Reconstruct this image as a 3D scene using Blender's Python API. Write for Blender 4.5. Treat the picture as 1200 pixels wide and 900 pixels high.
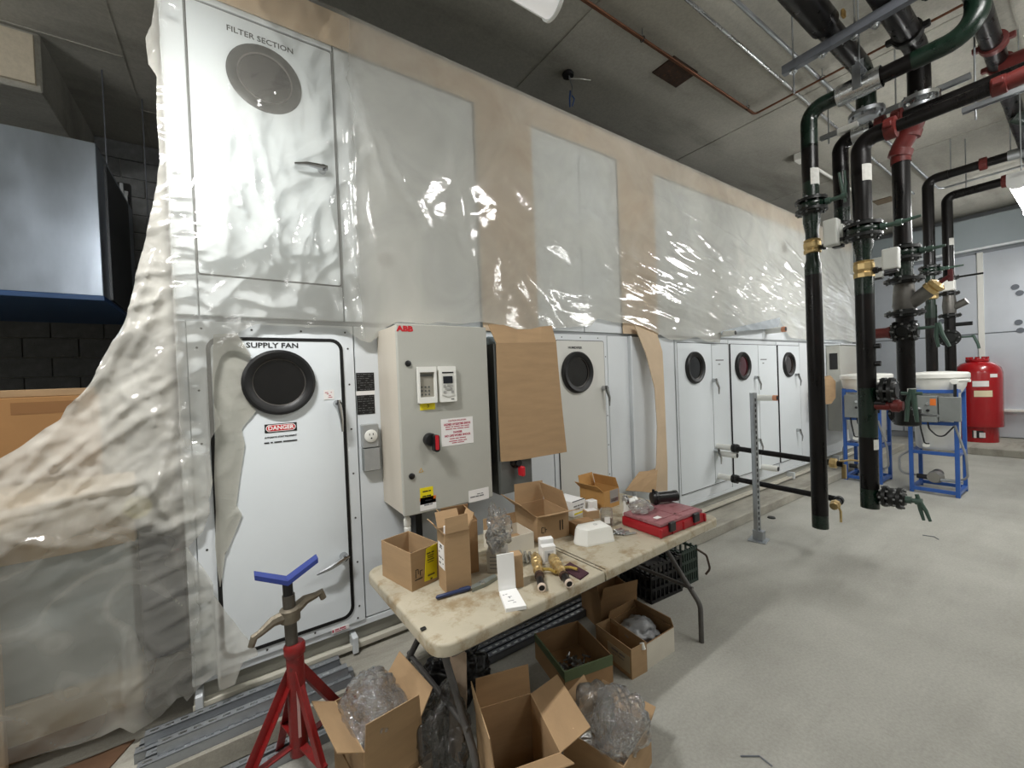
import bpy, bmesh, math, random
import numpy as np
from mathutils import Vector, Matrix, Euler
for o_ in list(bpy.data.objects): bpy.data.objects.remove(o_)
S = bpy.context.scene
COL = S.collection
R = math.radians
PI = math.pi
random.seed(7)
# ------------------------------------------------------------------ camera
F_PX = 480.63                      # focal length in pixels of the 1200 x 900 frame
CAM = Vector((0, 0, 1.6))
def cam_axes(yaw, pitch, roll):
    f = Vector((math.sin(yaw)*math.cos(pitch), math.cos(yaw)*math.cos(pitch), math.sin(pitch)))
    r = Vector((math.cos(yaw), -math.sin(yaw), 0)); u = r.cross(f)
    c, s = math.cos(roll), math.sin(roll)
    return c*r+s*u, -s*r+c*u, f
RX, UX, FX = cam_axes(R(34.5004), R(-.83038), R(-2.2708))
cd = bpy.data.cameras.new('camera'); cam = bpy.data.objects.new('camera', cd); COL.objects.link(cam)
cd.sensor_fit = 'HORIZONTAL'; cd.sensor_width = 36; cd.lens = F_PX/1200*36; cd.clip_start = .05
cam.matrix_world = Matrix(((RX.x, UX.x, -FX.x, CAM.x), (RX.y, UX.y, -FX.y, CAM.y), (RX.z, UX.z, -FX.z, CAM.z), (0, 0, 0, 1)))
S.camera = cam
S.view_settings.view_transform = 'Standard'; S.view_settings.look = 'None'
S.view_settings.gamma = 1; S.view_settings.use_curve_mapping = False
S.view_settings.exposure = 0.42
w = bpy.data.worlds.new('world'); S.world = w; w.use_nodes = True
w.node_tree.nodes['Background'].inputs[0].default_value = (.5, .52, .55, 1)
w.node_tree.nodes['Background'].inputs[1].default_value = .05
LAMP = 46.0                        # radiance of the strip light lenses
def at(axis, val, px, py):         # measured point of the photograph on the plane axis = val (0 x, 1 y, 2 z)
    d = RX*((px-600)/F_PX) - UX*((py-450)/F_PX) + FX
    return CAM + d*((val-CAM[axis])/d[axis])
# ------------------------------------------------------------------ materials
def lin(c):
    return tuple(((v/255)/12.92 if v/255 <= .04045 else ((v/255+.055)/1.055)**2.4) for v in c)
MATS = {}
def nodes(name):
    m = bpy.data.materials.new(name); m.use_nodes = True
    nt = m.node_tree; return m, nt, nt.nodes['Principled BSDF']
def mat(name, col, rough=.5, metal=0, var=0, vscale=8, bump=0, bscale=60, stretch=None, col2=None, spots=0, coat=0, rvar=0, trans=0, emit=0, spec=.5, detail=4):
    """painted / plain surface: base colour with noise variation, optional second colour in patches, bump"""
    if name in MATS: return MATS[name]
    m, nt, b = nodes(name); N = nt.nodes; L = nt.links
    c = lin(col)
    b.inputs['Base Color'].default_value = (*c, 1); b.inputs['Roughness'].default_value = rough
    b.inputs['Metallic'].default_value = metal; b.inputs['Specular IOR Level'].default_value = spec
    if coat: b.inputs['Coat Weight'].default_value = coat; b.inputs['Coat Roughness'].default_value = .15
    if trans: b.inputs['Transmission Weight'].default_value = trans
    if emit: b.inputs['Emission Color'].default_value = (*c, 1); b.inputs['Emission Strength'].default_value = emit
    tc = N.new('ShaderNodeTexCoord'); mp = N.new('ShaderNodeMapping'); L.new(tc.outputs['Object'], mp.inputs[0])
    if stretch: mp.inputs['Scale'].default_value = stretch
    if var or col2 or rvar:
        nz = N.new('ShaderNodeTexNoise'); nz.inputs['Scale'].default_value = vscale; nz.inputs['Detail'].default_value = detail; nz.inputs['Roughness'].default_value = .6
        L.new(mp.outputs[0], nz.inputs['Vector'])
        rp = N.new('ShaderNodeValToRGB'); L.new(nz.outputs['Fac'], rp.inputs[0])
        lo = tuple(v*(1-var) for v in c); hi = tuple(min(1, v*(1+var)) for v in c)
        rp.color_ramp.elements[0].position = .3; rp.color_ramp.elements[1].position = .7
        rp.color_ramp.elements[0].color = (*lo, 1); rp.color_ramp.elements[1].color = (*hi, 1)
        out = rp.outputs[0]
        if col2:
            n2 = N.new('ShaderNodeTexNoise'); n2.inputs['Scale'].default_value = vscale*1.7; n2.inputs['Detail'].default_value = 6; n2.inputs['Roughness'].default_value = .7
            L.new(mp.outputs[0], n2.inputs['Vector'])
            r2 = N.new('ShaderNodeValToRGB'); L.new(n2.outputs['Fac'], r2.inputs[0])
            r2.color_ramp.elements[0].position = .62-spots*.25; r2.color_ramp.elements[1].position = .72-spots*.15
            r2.color_ramp.elements[0].color = (0, 0, 0, 1); r2.color_ramp.elements[1].color = (1, 1, 1, 1)
            mx = N.new('ShaderNodeMix'); mx.data_type = 'RGBA'; L.new(r2.outputs[0], mx.inputs[0]); L.new(out, mx.inputs[6]); mx.inputs[7].default_value = (*lin(col2), 1)
            out = mx.outputs[2]
        L.new(out, b.inputs['Base Color'])
        if rvar:
            mr = N.new('ShaderNodeMapRange'); L.new(nz.outputs['Fac'], mr.inputs[0]); mr.inputs[1].default_value = .3; mr.inputs[2].default_value = .7
            mr.inputs[3].default_value = max(.03, rough-rvar); mr.inputs[4].default_value = rough+rvar; L.new(mr.outputs[0], b.inputs['Roughness'])
    if bump:
        nb = N.new('ShaderNodeTexNoise'); nb.inputs['Scale'].default_value = bscale; nb.inputs['Detail'].default_value = 5
        L.new(mp.outputs[0], nb.inputs['Vector'])
        bp = N.new('ShaderNodeBump'); bp.inputs['Strength'].default_value = bump; bp.inputs['Distance'].default_value = .01
        L.new(nb.outputs['Fac'], bp.inputs['Height']); L.new(bp.outputs[0], b.inputs['Normal'])
    MATS[name] = m; return m
def concrete(name, c1, c2, c3, sc=1.0, bump=.25, rough=.85, stain=1.0):
    """troweled concrete: broad mottling, fine speckle, a few dark stains, pits in the bump"""
    m, nt, b = nodes(name); N = nt.nodes; L = nt.links
    tc = N.new('ShaderNodeTexCoord'); b.inputs['Roughness'].default_value = rough
    def nz(s, d=6, r=.6, st=None):
        n = N.new('ShaderNodeTexNoise'); n.inputs['Scale'].default_value = s*sc; n.inputs['Detail'].default_value = d; n.inputs['Roughness'].default_value = r
        if st:
            mp = N.new('ShaderNodeMapping'); mp.inputs['Scale'].default_value = st; L.new(tc.outputs['Object'], mp.inputs[0]); L.new(mp.outputs[0], n.inputs['Vector'])
        else: L.new(tc.outputs['Object'], n.inputs['Vector'])
        return n.outputs['Fac']
    def ramp(f, a, bb, ca, cb):
        r = N.new('ShaderNodeValToRGB'); L.new(f, r.inputs[0]); r.color_ramp.elements[0].position = a; r.color_ramp.elements[1].position = bb
        r.color_ramp.elements[0].color = (*ca, 1); r.color_ramp.elements[1].color = (*cb, 1); return r.outputs[0]
    def mix(f, a, bb, mode='MIX'):
        x = N.new('ShaderNodeMix'); x.data_type = 'RGBA'; x.blend_type = mode
        if isinstance(f, float): x.inputs[0].default_value = f
        else: L.new(f, x.inputs[0])
        L.new(a, x.inputs[6]); L.new(bb, x.inputs[7]); return x.outputs[2]
    base = ramp(nz(.9), .35, .65, lin(c1), lin(c2))
    streak = ramp(nz(1.1, 5, .6, (.6, 2.6, 1)), .5, .78, (0, 0, 0), (1, 1, 1))
    dark = ramp(nz(3, 2), 0, 1, lin(c3), lin(c3))
    sk = N.new('ShaderNodeMath'); sk.operation = 'MULTIPLY'; L.new(streak, sk.inputs[0]); sk.inputs[1].default_value = stain
    col = mix(sk.outputs[0], base, dark)
    scuff = ramp(nz(4.2, 6, .7, (1, .45, 1)), .66, .74, (0, 0, 0), (.35, .35, .35)); col = mix(scuff, col, dark)
    fine = ramp(nz(55, 3, .7), .35, .65, (.86, .86, .86), (1.06, 1.06, 1.06))
    col = mix(.8, col, fine, 'MULTIPLY'); L.new(col, b.inputs['Base Color'])
    bp = N.new('ShaderNodeBump'); bp.inputs['Strength'].default_value = bump; bp.inputs['Distance'].default_value = .01
    L.new(nz(18, 8, .7), bp.inputs['Height']); L.new(bp.outputs[0], b.inputs['Normal'])
    MATS[name] = m; return m
def galv(name, col, rough, stretch=(1, 1, 1), var=.2, vscale=6, bump=.05, bscale=40, rvar=.12):
    return mat(name, col, rough, 1, var, vscale, bump, bscale, stretch, rvar=rvar)
def poly(name, clear, haze, rough=.16, tint=(225, 222, 212), bump=.5, bscale=9, clump=.35, tlu=.3, attr=None, gloss=1.0):
    """thin polyethylene: clear part, milky diffuse/translucent part and a glossy coat; creases come from geometry and fine bump"""
    m, nt, b = nodes(name); N = nt.nodes; L = nt.links; N.remove(b)
    out = N['Material Output']
    tr = N.new('ShaderNodeBsdfTransparent'); df = N.new('ShaderNodeBsdfDiffuse'); tl = N.new('ShaderNodeBsdfTranslucent'); gl = N.new('ShaderNodeBsdfGlossy')
    tr.inputs[0].default_value = (*lin((248, 248, 246)), 1)
    for d in (df, tl): d.inputs[0].default_value = (*lin(tint), 1)
    gl.inputs['Roughness'].default_value = rough; gl.inputs[0].default_value = (1, 1, 1, 1)
    tc = N.new('ShaderNodeTexCoord')
    def nz(s, d, st=(1, 1, 1), dist=0):
        mp = N.new('ShaderNodeMapping'); mp.inputs['Scale'].default_value = st; L.new(tc.outputs['Object'], mp.inputs[0])
        n = N.new('ShaderNodeTexNoise'); n.inputs['Scale'].default_value = s; n.inputs['Detail'].default_value = d; n.inputs['Distortion'].default_value = dist
        L.new(mp.outputs[0], n.inputs['Vector']); return n.outputs['Fac']
    mil = N.new('ShaderNodeMixShader'); mil.inputs[0].default_value = tlu; L.new(df.outputs[0], mil.inputs[1]); L.new(tl.outputs[0], mil.inputs[2])
    mr = N.new('ShaderNodeMapRange'); L.new(nz(2.2, 4, dist=.6), mr.inputs[0]); mr.inputs[1].default_value = .3; mr.inputs[2].default_value = .7
    mr.inputs[3].default_value = max(0, haze-clump*haze); mr.inputs[4].default_value = min(1, haze+clump*haze)
    hz_out = mr.outputs[0]
    if attr:
        mr.inputs[3].default_value = 1-clump; mr.inputs[4].default_value = 1+clump
        at_ = N.new('ShaderNodeAttribute'); at_.attribute_name = attr; mu = N.new('ShaderNodeMath'); mu.operation = 'MULTIPLY'; mu.use_clamp = True
        L.new(at_.outputs['Fac'], mu.inputs[0]); L.new(mr.outputs[0], mu.inputs[1]); hz_out = mu.outputs[0]
    a = N.new('ShaderNodeMixShader'); L.new(hz_out, a.inputs[0]); L.new(tr.outputs[0], a.inputs[1]); L.new(mil.outputs[0], a.inputs[2])
    fr = N.new('ShaderNodeFresnel'); fr.inputs[0].default_value = 1.45
    g2 = N.new('ShaderNodeMath'); g2.operation = 'MULTIPLY_ADD'; L.new(fr.outputs[0], g2.inputs[0]); g2.inputs[1].default_value = 1.0*gloss; g2.inputs[2].default_value = .01
    c = N.new('ShaderNodeMixShader'); L.new(g2.outputs[0], c.inputs[0]); L.new(a.outputs[0], c.inputs[1]); L.new(gl.outputs[0], c.inputs[2])
    L.new(c.outputs[0], out.inputs[0])
    bp = N.new('ShaderNodeBump'); bp.inputs['Strength'].default_value = bump; bp.inputs['Distance'].default_value = .02
    L.new(nz(bscale, 3, (1, 1, 1.6), 1.2), bp.inputs['Height'])
    for s_ in (gl, df, fr): L.new(bp.outputs[0], s_.inputs['Normal'])
    MATS[name] = m; return m
floor_m = concrete('floor_concrete', (158, 157, 149), (176, 175, 167), (132, 130, 122), 1.3, .15, stain=.4)
pad_m = concrete('pad_concrete', (160, 157, 146), (182, 178, 166), (120, 116, 106), 2.0, .3)
ceil_m = concrete('ceiling_concrete', (160, 158, 149), (182, 180, 170), (134, 131, 121), .8, .35)
wall_m = mat('wall_paint', (170, 170, 165), .8, 0, .05, 3)
block_m = mat('grey_block', (118, 120, 120), .9, 0, .18, 14, .5, 120)
mortar_m = mat('mortar', (150, 150, 145), .95, 0, .1, 20, .4, 90)
white_p = mat('white_panel_paint', (220, 225, 228), .45, 0, .025, 2.5, .03, 30, spec=.3)
white_d = mat('white_door_paint', (222, 228, 231), .42, 0, .02, 2, .02, 25, spec=.3)
black_r = mat('black_rubber', (14, 14, 15), .45)
black_s = mat('black_plastic', (20, 20, 22), .35, 0, .1, 20)
glass_d = mat('dark_port_glass', (16, 15, 16), .06, 0, .3, 6, spec=.8)
glass_red = mat('port_glass_reddish', (70, 16, 26), .06, 0, .35, 6, spec=.8)
kraft = mat('kraft_board', (168, 139, 104), .8, 0, .08, 5, .06, 90, (1, 1, 6))
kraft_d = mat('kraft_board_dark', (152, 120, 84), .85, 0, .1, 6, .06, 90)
kraft_l = mat('kraft_paper', (202, 180, 152), .8, 0, .07, 4, .12, 12)
steel = galv('galvanised_steel', (176, 180, 184), .42)
steel_b = galv('bright_zinc', (205, 208, 210), .28, var=.1)
duct_m = galv('duct_sheet', (168, 178, 190), .33, (1, 1, .4), .10, 5, .08, 14, .05)
sheet_m = mat('wall_sheet_metal', (218, 224, 232), .34, .45, .05, 1.5, .03, 4)
pipe_blk = mat('black_steel_pipe', (15, 13, 13), .33, 0, .3, 9, .04, 60, (1, 1, .25), col2=(28, 19, 17), spots=.2, rvar=.12, spec=.28)
pipe_grn = mat('dark_green_pipe_paint', (9, 30, 20), .3, 0, .25, 10, .03, 60, rvar=.1)
red_c = mat('red_oxide_coupling', (100, 30, 26), .5, 0, .15, 20, .08, 60)
red_t = mat('red_tank_enamel', (156, 14, 22), .25, 0, .06, 3, coat=.4)
red_p = mat('chipped_red_paint', (126, 22, 22), .45, 0, .2, 18, .15, 70, col2=(70, 40, 34), spots=.12)
blue_p = mat('blue_frame_paint', (48, 92, 166), .38, 0, .08, 10)
brass = mat('brass', (204, 178, 126), .34, .75, .15, 20)
copper = mat('copper_tube', (112, 76, 58), .4, .8, .25, 6, stretch=(.4, .4, 1))
white_pl = mat('white_plastic', (232, 232, 226), .35, 0, .02, 8)
white_pp = mat('white_paper', (238, 238, 236), .7)
grey_p = mat('grey_enclosure_paint', (178, 178, 170), .42, 0, .025, 5, .02, 50)
grey_lit_side = mat('cabinet_lit_side', (200, 192, 178), .5, 0, .06, 3, .05, 20, (1, 1, .3))  # cabinet grey made lighter and warmer: light on its side put into colour
dgrey = mat('dark_grey_enclosure', (84, 87, 84), .5, 0, .06, 6)
mgrey = mat('mid_grey_box', (128, 132, 130), .45, .2, .06, 8)
galvbox = mat('outlet_box_steel', (168, 170, 170), .4, .35, .05, 20)
black_l = mat('black_label', (14, 14, 14), .4)
red_l = mat('red_print', (190, 22, 34), .5)
yellow_l = mat('yellow_label', (232, 214, 20), .5)
orange_l = mat('orange_label', (214, 110, 34), .5)
white_l = mat('label_white', (236, 234, 232), .5)
ink = mat('black_ink', (20, 20, 20), .6)
ink_g = mat('grey_ink', (120, 120, 122), .6)
ink_r = mat('dull_red_ink', (176, 60, 84), .6)
pap_m = mat('dirty_table_plastic', (178, 170, 150), .55, 0, .1, 5, .08, 60, col2=(146, 128, 98), spots=.55, detail=7)
tblleg = mat('grey_table_leg_paint', (92, 90, 88), .45, .2, .15, 20)
blue_tape = mat('blue_tape', (46, 62, 134), .6, 0, .1, 30)
cast = mat('cast_iron', (120, 112, 98), .5, .6, .25, 25, .2, 60)
poly_m = poly('poly_sheet_film', .6, .3, .07, (232, 230, 221), .05, 12, .22, .3, 'film_haze', .9)
poly_h = poly('poly_sheet_milky', .3, .68, .24, (232, 227, 215), .4, 13)
poly_l = poly('poly_sheet_low', .5, .34, .25, (206, 200, 188), .25, 7)
bag_m = poly('clear_bag_film', .6, .2, .08, (240, 240, 240), .9, 22, tlu=.5, gloss=2.2)
bub_m = poly('bubble_film', .6, .17, .08, (246, 246, 246), .8, 30, tlu=.5, gloss=2.4)
bag_d = poly('dark_bag_film', .4, .4, .16, (70, 68, 66), .8, 22)
# ------------------------------------------------------------------ mesh helpers
ROOTM = {}
def new():
    return bmesh.new()
def put(name, bm, m, parent=None, smooth=False, world=True, label=None, kind=None):
    """link a bmesh as one mesh object; world coordinates are turned into the parent's own frame"""
    if parent is not None and world and parent.name in ROOTM:
        bmesh.ops.transform(bm, matrix=ROOTM[parent.name].inverted(), verts=bm.verts)
    me = bpy.data.meshes.new(name); bm.to_mesh(me); bm.free()
    o = bpy.data.objects.new(name, me); COL.objects.link(o)
    if m is not None: me.materials.append(m)
    if smooth:
        me.polygons.foreach_set('use_smooth', [True]*len(me.polygons))
        if smooth != 'all':
            try: me.set_sharp_from_angle(angle=R(40))
            except Exception: pass
    if parent is not None:
        o.parent = parent
        if parent.name in ROOTM: ROOTM[o.name] = ROOTM[parent.name]
    if label: o['label'] = label
    if kind: o['kind'] = kind
    return o
def thing(name, label, cat, loc=(0, 0, 0), rz=0, group=None):
    o = bpy.data.objects.new(name, None); COL.objects.link(o); o.empty_display_size = .05
    o.location = loc; o.rotation_euler = (0, 0, rz)
    o['label'] = label; o['category'] = cat
    if group: o['group'] = group
    ROOTM[o.name] = Matrix.Translation(Vector(loc)) @ Matrix.Rotation(rz, 4, 'Z')
    return o
def tag(o, label, cat, group=None):
    o['label'] = label; o['category'] = cat
    if group: o['group'] = group
    return o
def struct(name, bm, m, smooth=False):
    return put(name, bm, m, None, smooth, kind='structure')
def TM(loc=(0, 0, 0), rot=(0, 0, 0)):
    return Matrix.Translation(Vector(loc)) @ Euler(rot).to_matrix().to_4x4()
def bx(bm, c, s, M=None, bev=0, seg=1):
    """box with centre c and size s"""
    mm = Matrix.Translation(Vector(c)) @ Matrix.Diagonal((*s, 1))
    if M is not None: mm = M @ mm
    g = bmesh.ops.create_cube(bm, size=1, matrix=mm)
    if bev:
        es = list({e for v in g['verts'] for e in v.link_edges})
        bmesh.ops.bevel(bm, geom=es, offset=bev, segments=seg, profile=.6, affect='EDGES', clamp_overlap=True)
    return bm
def b2(bm, x0, x1, y0, y1, z0, z1, M=None, bev=0, seg=1):
    return bx(bm, ((x0+x1)/2, (y0+y1)/2, (z0+z1)/2), (abs(x1-x0), abs(y1-y0), abs(z1-z0)), M, bev, seg)
def frame_from(d):
    d = Vector(d).normalized(); a = Vector((0, 0, 1)) if abs(d.z) < .9 else Vector((1, 0, 0))
    x = a.cross(d).normalized(); y = d.cross(x)
    return x, y, d
def cyl(bm, p0, p1, r, r2=None, n=16, cap=True):
    p0, p1 = Vector(p0), Vector(p1); r2 = r if r2 is None else r2
    x, y, d = frame_from(p1-p0)
    A = [bm.verts.new(p0+(x*math.cos(t)+y*math.sin(t))*r) for t in [2*PI*k/n for k in range(n)]]
    B = [bm.verts.new(p1+(x*math.cos(t)+y*math.sin(t))*r2) for t in [2*PI*k/n for k in range(n)]]
    for k in range(n): bm.faces.new((A[k], A[(k+1) % n], B[(k+1) % n], B[k]))
    if cap: bm.faces.new(A[::-1]); bm.faces.new(B)
    return bm
def lathe(bm, prof, p0=(0, 0, 0), d=(0, 0, 1), n=24, cap=True):
    """profile [(radius, height)...] turned around axis d through p0"""
    p0 = Vector(p0); x, y, d = frame_from(d); rings = []
    for r, h in prof:
        rings.append([bm.verts.new(p0+d*h+(x*math.cos(t)+y*math.sin(t))*max(r, 1e-4)) for t in [2*PI*k/n for k in range(n)]])
    for A, B in zip(rings, rings[1:]):
        for k in range(n): bm.faces.new((A[k], A[(k+1) % n], B[(k+1) % n], B[k]))
    if cap: bm.faces.new(rings[0][::-1]); bm.faces.new(rings[-1])
    return bm
def fillet(pts, rad, seg=6):
    pts = [Vector(p) for p in pts]; out = [pts[0]]
    for a, b, c in zip(pts, pts[1:], pts[2:]):
        u = (a-b); v = (c-b); lu, lv = u.length, v.length; u.normalize(); v.normalize()
        ang = u.angle(v)
        if abs(ang-PI) < .02 or rad <= 0: out.append(b); continue
        t = min(rad/math.tan(ang/2), lu*.49, lv*.49); rr = t*math.tan(ang/2)
        cen = b+(u+v).normalized()*(rr/math.sin(ang/2))
        s0 = b+u*t-cen; s1 = b+v*t-cen; tot = s0.angle(s1); ax = s0.cross(s1).normalized()
        for k in range(seg+1): out.append(cen+Matrix.Rotation(tot*k/seg, 3, ax) @ s0)
    out.append(pts[-1]); return out
def tube(bm, pts, r, n=12, bend=0, cap=True, seg=6, rs=None):
    P = fillet(pts, bend, seg) if bend else [Vector(p) for p in pts]
    x = None; rings = []
    for i, p in enumerate(P):
        d = (P[min(i+1, len(P)-1)]-P[max(i-1, 0)]).normalized()
        if x is None: x = frame_from(d)[0]
        else:
            x = x-d*x.dot(d)
            x = x.normalized() if x.length > 1e-5 else frame_from(d)[0]
        y = d.cross(x); rr = rs[i] if rs else r
        rings.append([bm.verts.new(p+(x*math.cos(t)+y*math.sin(t))*rr) for t in [2*PI*k/n for k in range(n)]])
    for A, B in zip(rings, rings[1:]):
        for k in range(n): bm.faces.new((A[k], A[(k+1) % n], B[(k+1) % n], B[k]))
    if cap and n > 2: bm.faces.new(rings[0][::-1]); bm.faces.new(rings[-1])
    return bm
def slab(bm, pts, off):
    """polygon of 3-D points given a thickness along vector off"""
    off = Vector(off); A = [bm.verts.new(Vector(p)) for p in pts]; B = [bm.verts.new(Vector(p)+off) for p in pts]; n = len(A)
    fa = bm.faces.new(A); fb = bm.faces.new(B[::-1])
    for k in range(n): bm.faces.new((A[(k+1) % n], A[k], B[k], B[(k+1) % n]))
    bmesh.ops.recalc_face_normals(bm, faces=[f for f in bm.faces if f.is_valid])
    return bm
TXT = []
def text(body, size, m, M, parent, name='lettering', align='CENTER', thick=.0004, sx=1, bold=0):
    """flat lettering lying in the local XY plane of M"""
    cu = bpy.data.curves.new(name, 'FONT'); cu.body = body; cu.size = size; cu.align_x = align; cu.align_y = 'CENTER'; cu.extrude = thick; cu.resolution_u = 2; cu.offset = bold
    ob = bpy.data.objects.new(name+'_tmp', cu); COL.objects.link(ob)
    TXT.append((ob, m, M @ Matrix.Diagonal((sx, 1, 1, 1)), parent, name)); return ob
def finish_text():
    bpy.context.view_layer.update(); dg = bpy.context.evaluated_depsgraph_get()
    for ob, m, M, par, name in TXT:
        me = bpy.data.meshes.new_from_object(ob.evaluated_get(dg))
        o = bpy.data.objects.new(name, me); COL.objects.link(o); me.materials.clear(); me.materials.append(m)
        inv = ROOTM[par.name].inverted() if par and par.name in ROOTM else Matrix()
        me.transform(inv @ M); o.parent = par
        cu = ob.data; bpy.data.objects.remove(ob); bpy.data.curves.remove(cu)
# lettering frames: on a face that looks to -Y (reads left to right along +X)
def faceY(x, y, z, tilt=0): return Matrix.Translation((x, y, z)) @ Matrix.Rotation(PI/2, 4, 'X') @ Matrix.Rotation(tilt, 4, 'Z')
def bars(M, spec, m, parent, name='faint_print'):
    """unreadable small print: flat strokes (x0, x1, y, height) in the XY plane of M"""
    b = new()
    for x0, x1, y, h in spec: b2(b, x0, x1, y-h/2, y+h/2, -.0003, .0006, M)
    return put(name, b, m, parent, kind='stuff')
def words(y, h, lens, gap, x=None):
    tot = sum(lens)+gap*(len(lens)-1); x = -tot/2 if x is None else x; out = []
    for l in lens: out.append((x, x+l, y, h)); x += l+gap
    return out
def copy_tree(root, loc, rz=None, label=None):
    """a copy of a thing with copies of its parts and sub-parts (mesh data shared)"""
    r = root.copy(); COL.objects.link(r); r.location = loc
    if rz is not None: r.rotation_euler = (0, 0, rz)
    if label: r['label'] = label
    ROOTM[r.name] = Matrix.Translation(Vector(loc)) @ Matrix.Rotation(r.rotation_euler[2], 4, 'Z')
    for ch in list(root.children):
        c = ch.copy(); COL.objects.link(c); c.parent = r
        for g in list(ch.children):
            d = g.copy(); COL.objects.link(d); d.parent = c
    return r
# ------------------------------------------------------------------ room shell and strip lights
X0, X1, Y0, Y1, ZC = -4.5, 11.94, -4.2, 6.2, 4.4
struct('floor', b2(new(), X0, X1, Y0, Y1, -.2, 0), floor_m)
struct('ceiling', b2(new(), X0, X1, Y0, Y1, ZC, ZC+.2), ceil_m)
wall_back = struct('wall_back', b2(new(), X0, X1, Y1, Y1+.2, 0, ZC), mortar_m)
struct('wall_front', b2(new(), X0, X1, Y0-.2, Y0, 0, ZC), wall_m)
struct('wall_left', b2(new(), X0-.2, X0, Y0, Y1, 0, ZC), wall_m)
wall_right = struct('wall_right', b2(new(), X1, X1+.2, Y0, Y1, 0, ZC), mat('wall_right_backing', (150, 154, 158), .6))
struct('equipment_pad', b2(new(), -4.4, 10.2, 2.14, 5.6, 0, .1, bev=.008), pad_m)
struct('tank_pad', b2(new(), 10.3, 11.9, -2.5, 2.05, 0, .12, bev=.008), pad_m)
# concrete blocks of the back wall where it shows beside the unit
bm = new(); bx(bm, (0, 0, 0), (.39, .03, .19), bev=.004); bmd = bpy.data.meshes.new('block'); bm.to_mesh(bmd); bm.free(); bmd.materials.append(block_m)
for row in range(22):
    for c in range(9):
        x = -3.5+c*.4+(.2 if row % 2 else 0)
        o = bpy.data.objects.new('block', bmd); COL.objects.link(o); o.parent = wall_back
        o.location = (x, Y1-.008-random.random()*.004, .1+row*.2)
# formwork joints of the ceiling: thin raised fins left by the shuttering
for k, (xa, ya, xb, yb) in enumerate([(-.62, 1.5, -.62, 6.1), (-2.6, 4.62, -.62, 4.62), (.0, 3.3, 3.2, 3.3), (2.4, -2, 2.4, 3.2), (5.0, -3, 5.0, 5), (-.62, 5.4, .4, 5.4), (7.6, -3, 7.6, 5), (2.4, .4, 9, .4)]):
    struct('trim_%d' % (k+1), bx(new(), ((xa+xb)/2, (ya+yb)/2, ZC-.004), (max(abs(xb-xa), .012), max(abs(yb-ya), .012), .008)), ceil_m)
# downstand beam at the left, its end face turned to the room
struct('trim_9', b2(new(), -4.4, -1.1, 4.65, 6.19, 3.95, ZC, bev=.01), ceil_m)
bt = mat('beam_end_board', (196, 186, 166), .8, 0, .08, 30, .2, 60)
struct('trim_10', b2(new(), -4.4, -1.13, 4.62, 4.65, 3.99, 4.36), bt)
# beam, ledge and sheet-metal panels of the right wall
beam_m = mat('beam_grey_paint', (150, 160, 164), .6, 0, .03, 2)
struct('trim_11', b2(new(), X1-.35, X1, Y0, Y1, 3.68, 4.25, bev=.01), beam_m)
struct('trim_12', b2(new(), X1-.38, X1-.30, Y0, Y1, 3.645, 3.68), mat('beam_edge_angle', (215, 220, 222), .4))
ys = [(-4.1, -1.6), (-1.58, .28), (.3, 1.33), (1.41, 2.5), (2.52, 3.6), (3.62, 5.2)]
for i, (a, b) in enumerate(ys):
    for (za, zb) in ((.13, .62), (.64, 2.08), (2.1, 3.62)):
        put('panel', b2(new(), X1-.03-.004*((i*7+int(za*5)) % 3), X1, a, b, za, zb, bev=.004), sheet_m, wall_right)
put('cover_strip', b2(new(), X1-.06, X1, 1.33, 1.41, .13, 3.64, bev=.004), white_pl, wall_right)
put('cover_strip', b2(new(), X1-.05, X1, -.05, .0, .13, 3.64, bev=.004), white_pl, wall_right)
put('ledge', b2(new(), X1-.2, X1, -3.9, 1.2, .62, .66, bev=.004), white_pl, wall_right)
for (y, z) in ((.95, 2.9), (.9, 2.78), (.92, 2.25), (.9, 2.1), (1.9, 2.4), (2.05, 2.0)):
    put('dimple', cyl(new(), (X1-.05, y, z), (X1-.02, y, z), .05, n=14), mat('dark_plug', (110, 116, 124), .5, .4), wall_right)
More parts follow.
